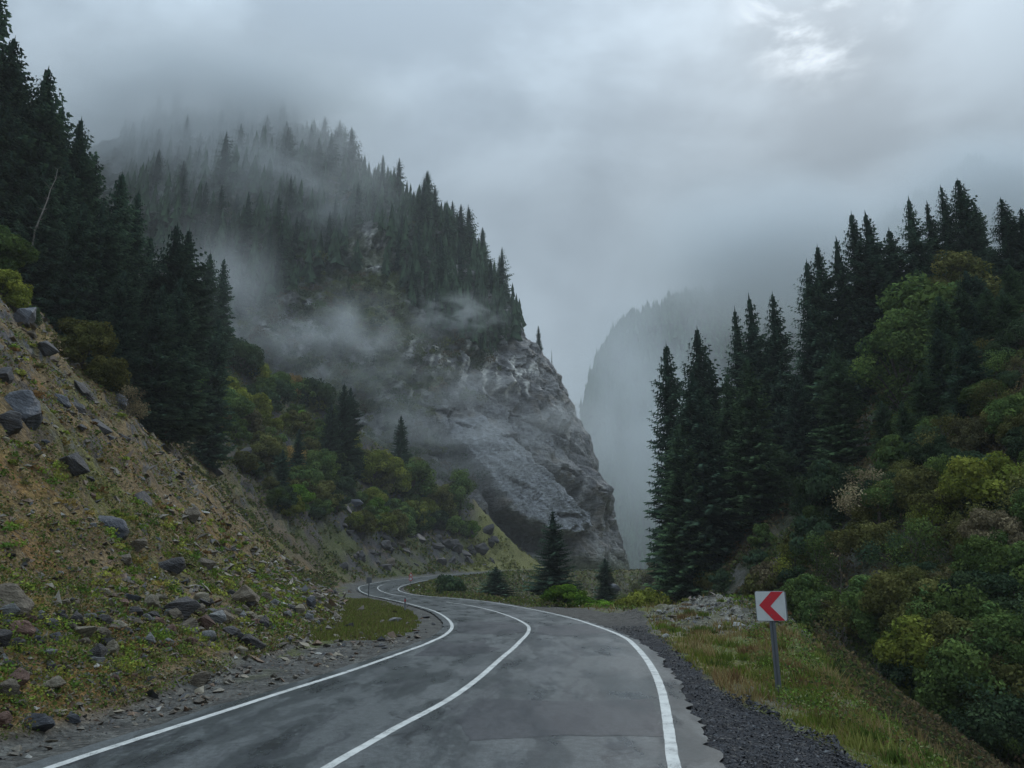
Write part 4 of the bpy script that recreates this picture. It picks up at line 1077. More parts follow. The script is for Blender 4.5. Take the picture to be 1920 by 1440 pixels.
# ---- conifers on the right
GR = 'dark spruces on the right hillside'
for px, top, Y, lab, wd in (
    (1246, 636, 104, 'leftmost tall narrow spruce of the right hillside, edge of the gorge', .95),
    (1303, 608, 106, 'tall spruce with ragged top second from the gorge on the right', 1.0),
    (1330, 665, 110, 'slimmer dark spruce tucked right of the ragged topped one', .9),
    (1384, 570, 108, 'narrow dark spruce left of the three tops above the gorge side', .9),
    (1410, 549, 106, 'dark spruce, middle of three tops above the gorge side', 1.0),
    (1446, 546, 103, 'dark spruce, right of three tops above the gorge side', .95),
    (1503, 480, 100, 'tall narrow dark spruce at the step of the treeline on the right', .9),
    (1532, 455, 101, 'tall open branched spruce just right of the step of the treeline', .9),
    (1566, 440, 102, 'open branched spruce between two taller ones on the right treeline', .9),
    (1597, 390, 100, 'tall spruce with see through top on the right treeline', .9),
    (1630, 392, 98, 'dense dark broad spruce right of the see through one', 1.15),
    (1655, 425, 99, 'dark spruce on the shoulder of the dense broad one', 1.0),
    (1698, 364, 97, 'tall spruce with spreading tiers above the green leafy tree', .95),
    (1736, 373, 99, 'slim spruce between the tiered one and the highest one', .8),
    (1762, 345, 97, 'slim tall spruce immediately left of the highest one', .8),
    (1796, 328, 95, 'highest spruce of the right hillside with wide tiers', 1.05),
    (1825, 372, 98, 'spruce just right of the highest one', .8),
    (1874, 368, 88, 'dense dark spruce second from the right edge of the view', 1.15),
    (1912, 385, 86, 'dark spruce cut by the right edge of the view', 1.1)):
    spruce_at(px, top, Y, lab, GR, wide=wd, meshes=SPRUCE if rnd.random() < .65 else OPEN)
envR = ([1225, 1246, 1270, 1303, 1335, 1384, 1446, 1475, 1503, 1560, 1600, 1640, 1690, 1740, 1796, 1850, 1930], [800, 700, 760, 660, 700, 620, 590, 640, 520, 500, 450, 440, 450, 430, 400, 460, 430])
for i in range(40):
    px = rnd.uniform(1232, 1935); Y = rnd.uniform(84, 116)
    top = float(np.interp(px, *envR)) + rnd.uniform(20, 230)
    spruce_at(px, top, Y, 'dark spruce half hidden in the stand on the right hillside', GR, wide=1.15, mat=M_NEEDLE2 if rnd.random() < .3 else None)
for px, top, Y, lab in ((1722, 690, 64, 'large fuller green tinged spruce reaching low among the right shrubs'), (1690, 745, 62, 'green tinged spruce left of the large fuller one'),
    (1765, 700, 68, 'green tinged spruce right of the large fuller one'), (1655, 790, 74, 'dark spruce low down left of the green tinged ones'), (1560, 650, 84, 'dark spruce below the treeline step on the right'),
    (1840, 560, 74, 'dark spruce low on the right hillside above the yellow green bush'), (1905, 600, 70, 'dark spruce at the right edge above the bare scree')):
    spruce_at(px, top, Y, lab, GR, wide=1.25, mat=M_NEEDLE2)

for i in range(16):
    px = rnd.uniform(1740, 1960); Y = rnd.uniform(58, 84)
    spruce_at(px, rnd.uniform(500, 660), Y, 'dark spruce standing on the upper slope at the right edge', GR, wide=1.25, mat=M_NEEDLE2 if rnd.random() < .5 else None)
# ---- leafy trees and shrubs
CN = {'green': 'green', 'deep': 'deep green', 'bright': 'bright green', 'yellow': 'yellow green', 'olive': 'olive', 'russet': 'russet brown', 'tan': 'dry tan', 'gold': 'golden'}
def shrub_at(px, py, rpx, colr, label, group=None, meshes=SHRUB, Y=None, sq=1.0, kind='shrub', cat='bush', up=0.0, lean=(0, 0)):
    """px, py: middle of its base in the photo; rpx: half width"""
    if Y is None:
        p = hit(px, py)
        if p is None: return None
    else:
        q = at_depth(px, py, Y); p = np.array([q[0], Y, Hs(q[0], Y)])
    r = rpx * math.hypot(p[1], 0) / FPX * 1.02
    return plant(kind, meshes[rnd.randrange(len(meshes))], (p[0], p[1], p[2] - .12 * r + up), (r * rnd.uniform(.9, 1.1), r * rnd.uniform(.9, 1.1), r * sq), rnd.random() * 6.28, label, cat, group, LEAF[colr], lean=lean)
for a in ((15, 372, 62, 'green', 'leafy green tree at the left edge above the yellow green bush', 1.1, 66),
          (20, 440, 55, 'yellow', 'yellow green bush at the left edge where the slope meets the trees', 1.0, 58),
          (165, 610, 62, 'olive', 'large olive green bush at the top of the left slope under the dark spruces', 1.0, 56),
          (205, 640, 50, 'olive', 'olive bush adjoining the large one, lower down the left slope', 1.0, 56),
          (248, 690, 38, 'tan', 'thin dry tan bush at the lower end of the olive bushes', 1.1, 54),
          (60, 500, 40, 'deep', 'dark green bush at the foot of the leaning birch', 1.0, 60)):
    shrub_at(a[0], a[1], a[2], a[3], a[4], None, DENSE if a[3] != 'tan' else AIRY, sq=a[5], Y=a[6])
GM = 'leafy bushes on the far left slope'
named = [(383, 745, 34, 'bright', 'bright green bush right of the dark left spruces'), (385, 800, 40, 'yellow', 'yellow green bush below the bright green one'), (430, 800, 45, 'green', 'green leafy bush in the middle of the far left slope'),
 (475, 790, 42, 'yellow', 'tall yellow green bush below the small conical spruce'), (515, 770, 40, 'deep', 'deep green bush behind the yellow green ones'), (545, 745, 26, 'gold', 'pale golden tree crown on the skyline of the bushes'),
 (590, 770, 45, 'deep', 'wide deep green tree right of the golden crown'), (600, 905, 36, 'green', 'round green tree left of the close pair of spruces'), (500, 880, 40, 'olive', 'olive bush low on the far left slope'),
 (545, 880, 34, 'gold', 'yellowing bush between the two small dark spruces'), (550, 960, 28, 'bright', 'small bright green bush at the lower rim of the wood'), (450, 700, 50, 'deep', 'deep green tree crown at the top of the bushes'),
 (700, 910, 40, 'yellow', 'yellow green bush right of the close pair of spruces'), (735, 925, 42, 'yellow', 'broad yellow green bush in front of the cliff'), (775, 950, 42, 'green', 'green bush left of the pointed green tree'),
 (862, 972, 34, 'green', 'pointed green tree at the end of the far left slope'), (820, 975, 30, 'olive', 'olive bush beside the pointed green tree'), (660, 880, 30, 'deep', 'deep green bush under the close pair of spruces')]
for px, py, r, c, lab in named:
    tall = 'pointed' in lab
    shrub_at(px, py, r, c, lab, GM, BROAD if tall else DENSE, sq=1.0 if tall else 1.1)
def inp(px, py, poly): return bool(in_poly(np.array([px]), np.array([py]), poly)[0])
regM = [(360, 690), (430, 640), (520, 690), (640, 770), (700, 850), (790, 890), (880, 930), (890, 1000), (800, 1000), (690, 985), (600, 985), (540, 975), (500, 900), (420, 840), (370, 790)]
cnt = 0
while cnt < 125:
    px, py = rnd.uniform(350, 890), rnd.uniform(640, 990)
    if not inp(px, py, regM): continue
    c = rnd.choices(['green', 'deep', 'yellow', 'olive', 'bright', 'russet'], [7, 3, 4, 3, 2, .5])[0]
    shrub_at(px, py + 20, rnd.uniform(18, 34), c, f'{CN[c]} bush crowded among others on the far left slope', GM, SHRUB + DENSE[:1]); cnt += 1

GS = 'shrubs on the right hillside'
named = [(1740, 660, 100, 'green', 'large green leafy tree on the slope under the highest spruces', BROAD, 84), (1680, 640, 80, 'green', 'green leafy tree left of the large one under the highest spruces', BROAD, 82), (1800, 540, 70, 'olive', 'olive tinged leafy tree before the highest spruce', BROAD, 84),
 (1455, 830, 52, 'deep', 'deep green leafy tree between the dark right spruces', BROAD, 92), (1440, 965, 66, 'deep', 'large deep green round tree at the foot of the right spruces', DENSE, None), (1470, 930, 50, 'green', 'green bush behind the large round tree', DENSE, None),
 (1560, 985, 72, 'deep', 'large green tree with layered branches right of the round tree', DENSE, None), (1640, 985, 62, 'tan', 'dry tan bush with sparse leaves below the green tinged spruces', AIRY, None), (1605, 950, 40, 'tan', 'smaller dry tan bush at the upper left of the other', AIRY, None),
 (1855, 985, 85, 'yellow', 'wide yellow green bush near the right edge', DENSE, None), (1375, 1010, 60, 'deep', 'deep green bush left of the large round tree', DENSE, None), (1245, 990, 30, 'yellow', 'yellow green bush at the foot of the leftmost tall spruce', SHRUB, None),
 (1295, 1050, 48, 'deep', 'dark green bush above the yellow shrub by the gorge', DENSE, None), (1205, 1130, 62, 'yellow', 'large yellow green shrub at the gorge side of the verge', DENSE, 58), (1250, 1128, 42, 'olive', 'olive shrub right of the large yellow green one', DENSE, 56),
 (1060, 1128, 46, 'bright', 'vivid green low bush behind the verge, left of two', DENSE, 62), (1130, 1133, 34, 'bright', 'vivid green low bush behind the verge, right of two', DENSE, 60), (1090, 1128, 30, 'bright', 'vivid green low bush between the two larger ones', SHRUB, 63),
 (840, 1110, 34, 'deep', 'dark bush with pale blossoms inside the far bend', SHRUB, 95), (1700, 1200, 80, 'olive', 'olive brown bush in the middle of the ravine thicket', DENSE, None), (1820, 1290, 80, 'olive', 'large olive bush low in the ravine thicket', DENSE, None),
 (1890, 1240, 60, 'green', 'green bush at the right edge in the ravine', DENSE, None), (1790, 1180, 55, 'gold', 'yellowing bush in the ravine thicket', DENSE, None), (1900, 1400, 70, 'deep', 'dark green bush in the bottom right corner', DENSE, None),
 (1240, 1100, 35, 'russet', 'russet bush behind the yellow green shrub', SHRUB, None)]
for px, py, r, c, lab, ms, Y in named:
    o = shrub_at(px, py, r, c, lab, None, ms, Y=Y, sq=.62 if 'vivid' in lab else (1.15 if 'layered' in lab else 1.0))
regR = [(1165, 1040), (1215, 960), (1300, 940), (1450, 840), (1560, 800), (1700, 720), (1920, 640), (1990, 700), (1990, 1440), (1880, 1430), (1700, 1310), (1500, 1180), (1420, 1120), (1250, 1120), (1165, 1110)]
cnt = 0
while cnt < 200:
    px, py = rnd.uniform(1160, 1990), rnd.uniform(660, 1440)
    if not inp(px, py, regR): continue
    p = hit(px, py)
    if p is None or p[1] < 13: cnt += 1; continue
    dC = float(-CREST.sd(np.array([p[0]]), np.array([p[1]]))[0])
    if dC < 2.0: cnt += 1; continue
    rm = (rnd.uniform(1.0, 2.3) if p[1] > 30 else rnd.uniform(.8, 1.5)) * (.55 if dC < 3.6 else 1)
    c = rnd.choices(['green', 'deep', 'olive', 'yellow', 'russet', 'tan'], [9, 8, 6, 1.5, 1.3, .8])[0]  # darker leaf colours favoured, shade of the ravine put into the colour
    ms = (DENSE if p[1] < 60 else SHRUB) if rnd.random() < .75 else AIRY
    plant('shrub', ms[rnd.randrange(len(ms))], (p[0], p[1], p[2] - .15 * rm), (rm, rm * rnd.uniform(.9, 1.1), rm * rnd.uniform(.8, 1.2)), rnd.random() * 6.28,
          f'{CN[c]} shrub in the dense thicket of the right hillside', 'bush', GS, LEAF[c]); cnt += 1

# leafless saplings
def bare_tree(name, base, hgt, lean, label, mat, seed, leaves=0, spread=.35):
    g = np.random.default_rng(seed); root = bpy.data.objects.new(name, None); COL.objects.link(root); root.location = base
    tag(root, label, 'tree')
    n = 9; pts = [(lean[0] * hgt * (t ** 1.3) + g.normal() * .02 * hgt * t, lean[1] * hgt * t, hgt * t) for t in np.linspace(0, 1, n)]
    rr = np.linspace(.011, .0025, n) * hgt
    v, f = tube(pts, rr, 6); link('trunk', mk_mesh('trunk', v, f, [mat], smooth=True), root)
    parts = []; tips = []
    for i in range(2, n):
        for s in range(3):
            a = g.random() * 6.28; L = hgt * spread * (1 - .7 * i / n) * g.uniform(.5, 1.1); p = np.array(pts[i])
            q = p + np.array([math.cos(a), math.sin(a) * .6, g.uniform(.3, 1.1)]) * L; mq = (p + q) / 2 + g.normal(size=3) * L * .08
            parts.append(tube([p, mq, q], [rr[i] * .6, rr[i] * .35, .012], 4)); tips += [q, mq]
            for _ in range(3):
                q2 = mq + (q - mq) * g.random() + g.normal(size=3) * L * .3; parts.append(tube([mq, (mq + q2) / 2 + g.normal(size=3) * L * .04, q2], [rr[i] * .3, rr[i] * .2, .008], 3)); tips.append(q2)
    v, f = join_parts(parts); link('branches', mk_mesh('branches', v, f, [mat]), root)
    if leaves:
        T = np.array(tips); P = T[g.integers(0, len(T), leaves)] + g.normal(size=(leaves, 3)) * .22
        V, f, c = leaf_quads(P, np.full(leaves, .16), col=np.tile((.34, .27, .15), (leaves, 1)))
        link('leaves', mk_mesh('leaves', V, f, [M_COVER], c), root)
    return root
p = hit(68, 522); bare_tree('birch_tree', p - np.array([0, 0, .3]), 5.2 if p[1] < 60 else 8, (.42, 0), 'thin pale leaning birch nearly bare of leaves on top of the left slope', M_PALEBARK, 5, 90)
p = at_depth(62, 440, 80); bare_tree('dead_tree', (p[0], 80, p[2] - 2), 10, (.16, 0), 'grey dead trunk leaning before the dark spruces at the left', M_PALEBARK, 6, 0, .12)
for px, py, hh, lab in ((1583, 1180 + 45, 5.5, 'leafless dark sapling in the ravine right of the sign'),):
    q = hit(px, py); bare_tree('sapling', q, hh, (.05, 0), lab, M_BARK, 9, 30)

# ------------------------------------------------------------------ forest on the cliff mountain
def mtn_points(mask, n, mind, seed):
    g = np.random.default_rng(seed); V = MTN['V'].reshape(-1, 3); m = mask.ravel(); idx = np.flatnonzero(m); g.shuffle(idx)
    out = []; cell = {}
    for i in idx:
        p = V[i]; k = tuple((p // mind).astype(int)); ok = True
        for dx in (-1, 0, 1):
            for dy in (-1, 0, 1):
                for dz in (-1, 0, 1):
                    for q in cell.get((k[0] + dx, k[1] + dy, k[2] + dz), ()):
                        if np.sum((p - q) ** 2) < mind * mind: ok = False
        if ok:
            out.append(i); cell.setdefault(k, []).append(p)
            if len(out) >= n: break
    return out
def mtn_forest():
    V = MTN['V'].reshape(-1, 3); px, py, th = MTN['px'], MTN['py'], MTN['th']
    vis = (py > 150) & (th > .0)
    m = vis & (MTN['forest'] > .55) & (px > 280)
    ids = mtn_points(m, 175, 10.0, 5)
    for i in ids:
        p = V[i]; x, y = px.ravel()[i], py.ravel()[i]
        h = rnd.choice([11, 14, 18, 22, 26, 29]) * rnd.uniform(.9, 1.1) * (1.0 if y < 560 else .7); s = h / 25
        low = y > 400
        plant('spruce_tree', LOWP[rnd.choices([0, 1, 2], [4, 4, 1])[0]], (p[0], p[1], p[2] - 2), (s * rnd.uniform(1.15, 1.6), s * rnd.uniform(1.15, 1.6), s), rnd.random() * 6.28,
              'dark spruce in the hanging forest on the lower cliff face' if low else 'hazy spruce in the cloud on the upper mountain', 'tree', 'spruces on the cliff mountain', None, parts=False)
    for x, y, Y, h, lab in ((975, 568, 372, 17, 'thin scraggly spruce on the right ridge of the cliff, upper of two'), (1009, 610, 366, 17, 'compact dark spruce on the right ridge of the cliff'), (950, 517, 378, 17, 'thin scraggly spruce high on the right ridge'),
                        (1034, 655, 362, 10, 'slim dead snag on the right ridge of the cliff'), (1080, 760, 352, 9, 'bare little tree on the lower right ridge'), (1092, 795, 350, 11, 'thin young spruce low on the right ridge'), (1104, 815, 349, 8, 'smallest young spruce low on the right ridge'),
                        (905, 425, 393, 14, 'spruce on the shoulder of the ridge'), (936, 480, 386, 14, 'spruce below the shoulder of the ridge'), (718, 290, 421, 22, 'tall hazy spruce standing out of the upper ridge')):
        q = at_depth(x, y, Y)
        if 'bare' in lab: bare_tree('bare_tree', (q[0] - 1, Y, q[2] - h), h, (.05, 0), lab, M_BARK, 31, 0, .5); continue
        plant('spruce_tree', (SPARSE if ('thin' in lab or 'dead' in lab) else SPRUCE)[rnd.randrange(2)], (q[0], Y, q[2] - h - 1), ((h + 1) / 25 * (.8 if 'dead' not in lab else .25),) * 2 + ((h + 1) / 25,), 1.0, lab, 'tree', None)
    m = vis & (MTN['forest'] > .5) & (px > 230)
    ids = mtn_points(m, 1300, 4.0, 15); P = V[ids]; n = len(P); hg = RG.uniform(6, 19, n)
    cone_forest('forest', P - np.array([0, 0, 1.5]), hg, hg * RG.uniform(.13, .2, n), 'dense dark wood filling in between the spruces of the cliff mountain', M_NEEDLE, 9, ((.02, .42, 1.0), (.18, .6, .85), (.36, .76, .66), (.54, .9, .47), (.72, 1.0, .3)))
    def scrub(m, n, mind, seed, pal, lab, r0, r1):
        ids = mtn_points(m, n, mind, seed); P = V[ids]; n = len(P); per = 130
        r = RG.uniform(r0, r1, n); d = RG.normal(size=(n, per, 3)); d /= np.linalg.norm(d, axis=2)[..., None]; d[..., 2] = d[..., 2] * .7
        Q = P[:, None] + d * (r[:, None, None] * RG.uniform(.45, 1.05, (n, per, 1))) + np.array([0, -.3, .3])
        c = np.repeat(pick(pal, n)[:, None], per, 1) * RG.uniform(.7, 1.3, (n, per, 1))
        Vq, f, cc = leaf_quads(Q.reshape(-1, 3), np.repeat(r * .34, per) * RG.uniform(.6, 1.3, n * per), col=c.reshape(-1, 3))
        tag(link('scrub', mk_mesh('scrub', Vq, f, [M_COVER], cc)), lab, kind='stuff')
    m = vis & (MTN['bush'] > .3) & (MTN['n2'] > -.12) & (px > 330) & (py < 1050)
    scrub(m, 1000, 3.6, 9, [(.10, .12, .045), (.07, .11, .04), (.13, .145, .05), (.13, .10, .06), (.05, .08, .04)], 'olive and green scrub clinging to the grey cliff', 1.3, 3.2)
    m = vis & (MTN['meadow'] > .5)
    scrub(m, 90, 3.2, 10, [(.13, .17, .05), (.16, .18, .06), (.10, .13, .05)], 'low green scrub on the grassy patch high on the cliff', 1.0, 2.2)
    for x, y, Y, hh, lab in ((503, 530, 330, 22, 'pale dead trunk standing upright in the mist before the forest'), (375, 510, 300, 16, 'faint pale dead trunk in the mist at the left')):
        q = at_depth(x, y, Y); bare_tree('dead_tree', (q[0], Y, q[2]), hh, (.08, 0), lab, M_PALEBARK, 41, 0, .05)
mtn_forest()

# ------------------------------------------------------------------ rocks
def rock_mesh(seed, sub=2):
    import bmesh
    g = np.random.default_rng(seed); bm = bmesh.new()
    n = 15
    P = g.normal(size=(n, 3)); P /= np.linalg.norm(P, axis=1)[:, None]; P *= g.uniform(.75, 1.15, (n, 1))
    for p in P: bm.verts.new(p)
    r = bmesh.ops.convex_hull(bm, input=bm.verts)
    bmesh.ops.delete(bm, geom=[v for v in bm.verts if not v.link_faces], context='VERTS')
    bmesh.ops.bevel(bm, geom=list(bm.edges), offset=.05, segments=1, affect='EDGES', clamp_overlap=True)
    bmesh.ops.triangulate(bm, faces=list(bm.faces))
    bmesh.ops.subdivide_edges(bm, edges=[e for e in bm.edges if e.calc_length() > .25], cuts=2, use_grid_fill=True)
    bmesh.ops.triangulate(bm, faces=list(bm.faces))
    C = np.array([v.co[:] for v in bm.verts])
    d = fbm(C[:, 0] * 1.7, C[:, 1] * 1.7, C[:, 2] * 1.7, 4, seed=seed) * .16 + fbm(C[:, 0] * 1.0, C[:, 1] * 1.0, C[:, 2] * 7, 2, seed=seed + 5) * .06
    for v, k in zip(bm.verts, d): v.co *= 1 + k
    me = bpy.data.meshes.new('rock'); bm.to_mesh(me); bm.free(); me.materials.append(ROCKS['brown']); return me
ROCKM = [rock_mesh(s) for s in range(60, 70)]
def rock_at(px, py, wpx, hpx, tone, label, group=None, tilt=0.0, name='rock', flat=None, loc=None):
    p = hit(px, py + hpx * .30) if loc is None else np.array(loc)
    if p is None: return
    k = p[1] / FPX * 1.12; a, b = wpx * k / 2, hpx * k / 2
    o = link(name, ROCKM[rnd.randrange(len(ROCKM))])
    if wpx > 100: p = p - np.array([a * .25, -a * .1, b * .5])
    o.location = (p[0], p[1], p[2] + b * .42)
    o.scale = (a, (a + b) * .45, b); o.rotation_euler = (rnd.uniform(-.3, .3), tilt, rnd.uniform(-.35, .35))
    o.material_slots[0].link = 'OBJECT'; o.material_slots[0].material = ROCKS[tone]
    tag(o, label, 'rock', group)
RK = [(15, 1115, 125, 100, 'brown', 'very large brown boulder cut by the left edge', .3), (12, 1148, 50, 34, 'grey', 'pale grey block in front of the very large boulder', -.2), (38, 1182, 56, 36, 'rust', 'reddish block left of the weeds', .4),
 (30, 1207, 36, 22, 'dark', 'dark flat topped block under the reddish one', 0), (4, 1200, 34, 40, 'dark', 'dark block at the left edge below the boulder', 0), (3, 1352, 30, 36, 'rust', 'purplish block at the left edge near the road', 0),
 (36, 1272, 40, 30, 'rust', 'reddish brown block on the rubble at lower left', .5), (12, 1296, 44, 40, 'brown', 'brown split block at the lower left', .6), (68, 1356, 66, 36, 'slate', 'grey slab boulder nearest the road at lower left', -.25),
 (100, 1285, 52, 32, 'tan', 'tan brown layered block among yellow weeds', 0), (181, 1226, 46, 42, 'dark', 'dark reddish boulder with a rounded top', .2), (208, 1219, 30, 38, 'tan', 'upright tan block against the dark reddish boulder', .2),
 (152, 1188, 48, 28, 'tan', 'flat tan slab above the dark reddish boulder', -.2), (141, 1160, 34, 26, 'dark', 'dark angular block above the tan slab', .3), (90, 1226, 32, 20, 'grey', 'pale grey flat block left of the dark boulder', 0),
 (133, 1346, 34, 20, 'slate', 'bluish grey slab near the road edge gravel', .3), (332, 1142, 72, 48, 'dark', 'large dark slate boulder at the middle of the rock row', .15), (283, 1130, 30, 32, 'tan', 'tan grey block left of the large slate boulder', -.5),
 (298, 1120, 32, 14, 'tan', 'flat pale tan stone on top left of the slate boulder', 0), (272, 1157, 38, 14, 'grey', 'pale bluish slab lying before the tan grey block', .3), (352, 1173, 44, 28, 'brown', 'grey brown boulder below the large slate boulder', 0),
 (401, 1160, 38, 38, 'grey', 'angular pale grey block right of the slate boulder', .5), (368, 1143, 38, 28, 'brown', 'brown slab leaning on the slate boulder', .5), (384, 1168, 32, 26, 'rust', 'rusty block between slate boulder and pale grey block', .6),
 (388, 1130, 26, 16, 'dark', 'small dark wedge behind the pale grey block', 0), (455, 1118, 82, 56, 'brown', 'big layered brown boulder right of the rock row', -.35), (463, 1134, 34, 20, 'dark', 'dark wedge lying against the layered boulder', -.4),
 (462, 1153, 38, 15, 'tan', 'pinkish flat slab below the layered boulder', 0), (488, 1164, 30, 20, 'tan', 'dull greenish slab beside the pinkish one', .3), (505, 1152, 30, 13, 'tan', 'flat tan stone right of the layered boulder', .2),
 (538, 1152, 20, 16, 'grey', 'small grey cube like stone right of the flat tan stone', 0), (580, 1130, 22, 30, 'slate', 'upright purple grey stone near the bend', .3), (432, 1187, 46, 26, 'dark', 'dark slab sunk in the weeds below the boulders', .3),
 (472, 1207, 48, 26, 'dark', 'dark ledge running down to the road', .5), (453, 1221, 26, 17, 'tan', 'tan cube at the lower end of the dark ledge', .2), (371, 1275, 36, 34, 'brown', 'brown block standing near the gravel shoulder', 0),
 (656, 1172, 26, 16, 'dark', 'dark stone at the slope foot before the grass', 0), (738, 1164, 27, 13, 'grey', 'grey stone lying on the grass inside the left curve', 0), (385, 1060, 38, 26, 'brown', 'brown rock half buried above the layered boulder', .2),
 (325, 1060, 50, 44, 'dark', 'dark brown outcrop half way up the lower slope', .6), (213, 985, 74, 40, 'slate', 'long dark blue slab tilted down the slope', .75), (255, 1022, 30, 38, 'brown', 'brown block at the end of the long blue slab', .5),
 (137, 872, 56, 40, 'dark', 'dark tilted ledge on the upper slope', .8), (227, 752, 46, 22, 'slate', 'blue grey flat slab high on the slope', .8), (358, 965, 34, 34, 'brown', 'brown rock in the middle of the slope', .4),
 (402, 882, 36, 20, 'dark', 'dark ledge just under the wooded rim', .7), (40, 745, 118, 110, 'slate', 'huge pale slate outcrop at the left edge of the slope', .5), (12, 790, 60, 60, 'dark', 'black block beneath the huge slate outcrop', .2), (6, 700, 40, 50, 'dark', 'dark knob above the huge slate outcrop', 0), (16, 560, 66, 50, 'dark', 'dark outcrop high at the left edge', .6),
 (45, 590, 50, 50, 'slate', 'slate block right of the high dark outcrop', .7), (112, 602, 34, 24, 'dark', 'dark rock on the slope crest under the olive bush', .7), (85, 655, 44, 34, 'dark', 'dark rock above the golden weeds', .6),
 (185, 655, 30, 16, 'grey', 'grey rock at the foot of the olive bushes', .2), (235, 1045, 40, 34, 'brown', 'brown outcrop left of the dark brown one', .5), (520, 1130, 40, 8, 'pale', 'white broken log like slab lying by the layered boulder', .35),
 (60, 625, 30, 20, 'brown', 'brown stone near the crest at the left', .2), (662, 943, 34, 18, 'slate', 'blue grey slab on the earth scar of the far slope', 0), (456, 850, 30, 34, 'dark', 'dark crag under the bushes of the far slope', .5),
 (1236, 1147, 13, 8, 'pale', 'white boulder on the verge, left of two'), (1248, 1148, 10, 7, 'pale', 'white boulder on the verge, right of two'), (1310, 1143, 11, 9, 'pale', 'white stone on the ridge of the rubble heap'),
 (1325, 1150, 11, 8, 'tan', 'pale stone before the ridge of the rubble heap'), (1386, 1172, 24, 14, 'pale', 'pale wedge shaped stone on the rubble heap left of the sign'), (1248, 1192, 15, 9, 'pale', 'pale stone at the grass edge of the rubble heap'),
 (1262, 1156, 24, 7, 'brown', 'flat brown stone on the gravel of the verge'), (1146, 1102, 30, 20, 'slate', 'blue grey boulder between the vivid bushes and the gorge')]
for r in RK:
    px, py, a, b, tone, lab = r[:6]; rock_at(px, py, a, b, tone, lab, None, r[6] if len(r) > 6 else 0.0, 'boulder' if a > 60 else 'rock')
# the smaller loose rocks, one by one
TN = {'grey': 'grey', 'brown': 'brown', 'dark': 'dark', 'tan': 'tan', 'slate': 'bluish', 'rust': 'reddish'}
k = 0
while k < 215:
    if k < 120: px, py = rnd.uniform(0, 640), rnd.gauss(0, 30); py += np.interp(px, [0, 640], [1185, 1150]); s = rnd.uniform(10, 30)
    elif k < 165: px, py = rnd.uniform(0, 300), rnd.uniform(1230, 1375); s = rnd.uniform(9, 22)
    else: px, py = rnd.uniform(0, 640), rnd.uniform(620, 1120); s = rnd.uniform(8, 17)
    k += 1
    p = hit(px, py)
    if p is None or p[1] > 95: continue
    dF = float(FOOT.sd(np.array([p[0]]), np.array([p[1]]))[0])
    if dF < .3: continue
    c = rnd.choices(['grey', 'brown', 'dark', 'tan', 'slate', 'rust'], [4, 4, 4, 2, 2, 1.5])[0]
    low = k <= 165
    rock_at(px, py, s * rnd.uniform(.9, 1.5), s * rnd.uniform(.55, .95), c, f'small {TN[c]} rock ' + ('in the rubble at the foot of the left slope' if low else 'poking out of the steep left slope'), 'small rocks of the left slope', rnd.uniform(-.2, .8), loc=p)
for i in range(20):
    px = rnd.uniform(0, 600); py = np.interp(px, [0, 640], [470, 1020]) + rnd.uniform(30, 420) * (1 - px / 900)
    if py > 1090: continue
    p = hit(px, py)
    if p is None or p[1] > 80: continue
    rock_at(px, py, rnd.uniform(30, 64), rnd.uniform(16, 30), rnd.choice(['dark', 'slate', 'brown', 'dark']), 'dark rock ledge dipping down the steep left slope', 'rock ledges of the left slope', rnd.uniform(.55, .9), loc=p - np.array([-.1, .1, .30]))
# crags of the far slope behind the bend
for i in range(70):
    px, py = rnd.uniform(640, 930), rnd.uniform(950, 1066)
    if py < np.interp(px, [640, 930], [930, 990]): continue
    p = hit(px, py, 95)
    if p is None or p[1] < 100: continue
    c = rnd.choice(['dark', 'dark', 'brown', 'dark'])
    p = p - np.array([0, -.3, .9]); rock_at(px, py, rnd.uniform(14, 34), rnd.uniform(12, 30), c, f'{TN[c]} crag on the rocky slope behind the far bend', 'crags behind the far bend', rnd.uniform(-.2, .9), loc=p)

# ------------------------------------------------------------------ signs
M_WHITE = plain('sign_white', (.62, .64, .64), .35, .5, 0, .18); M_RED = plain('sign_red', (.58, .018, .03), .35, .5, 0, .1)
M_STEEL = plain('galvanised_steel', (.13, .14, .155), .5, .5, .3, .4); M_BACK = plain('sign_back', (.17, .18, .19), .5, .5, .2, .3)
def box(name, x0, x1, y0, y1, z0, z1, mat, parent, bev=0.0):
    import bmesh
    bm = bmesh.new(); bmesh.ops.create_cube(bm, size=1)
    for v in bm.verts: v.co = ((x0 + x1) / 2 + v.co.x * (x1 - x0), (y0 + y1) / 2 + v.co.y * (y1 - y0), (z0 + z1) / 2 + v.co.z * (z1 - z0))
    if bev: bmesh.ops.bevel(bm, geom=list(bm.edges), offset=bev, segments=2, affect='EDGES')
    me = bpy.data.meshes.new(name); bm.to_mesh(me); bm.free(); me.materials.append(mat); return link(name, me, parent)
def round_panel(name, w_, h_, r, y0, y1, mat, parent, cz):
    pts = []
    for cx, cz_, a0 in ((w_/2-r, h_/2-r, 0), (-w_/2+r, h_/2-r, 90), (-w_/2+r, -h_/2+r, 180), (w_/2-r, -h_/2+r, 270)):
        for k in range(6): a = math.radians(a0 + 18 * k); pts.append((cx + r * math.cos(a), cz_ + r * math.sin(a)))
    return extrude(name, pts, y0, y1, mat, parent, cz)
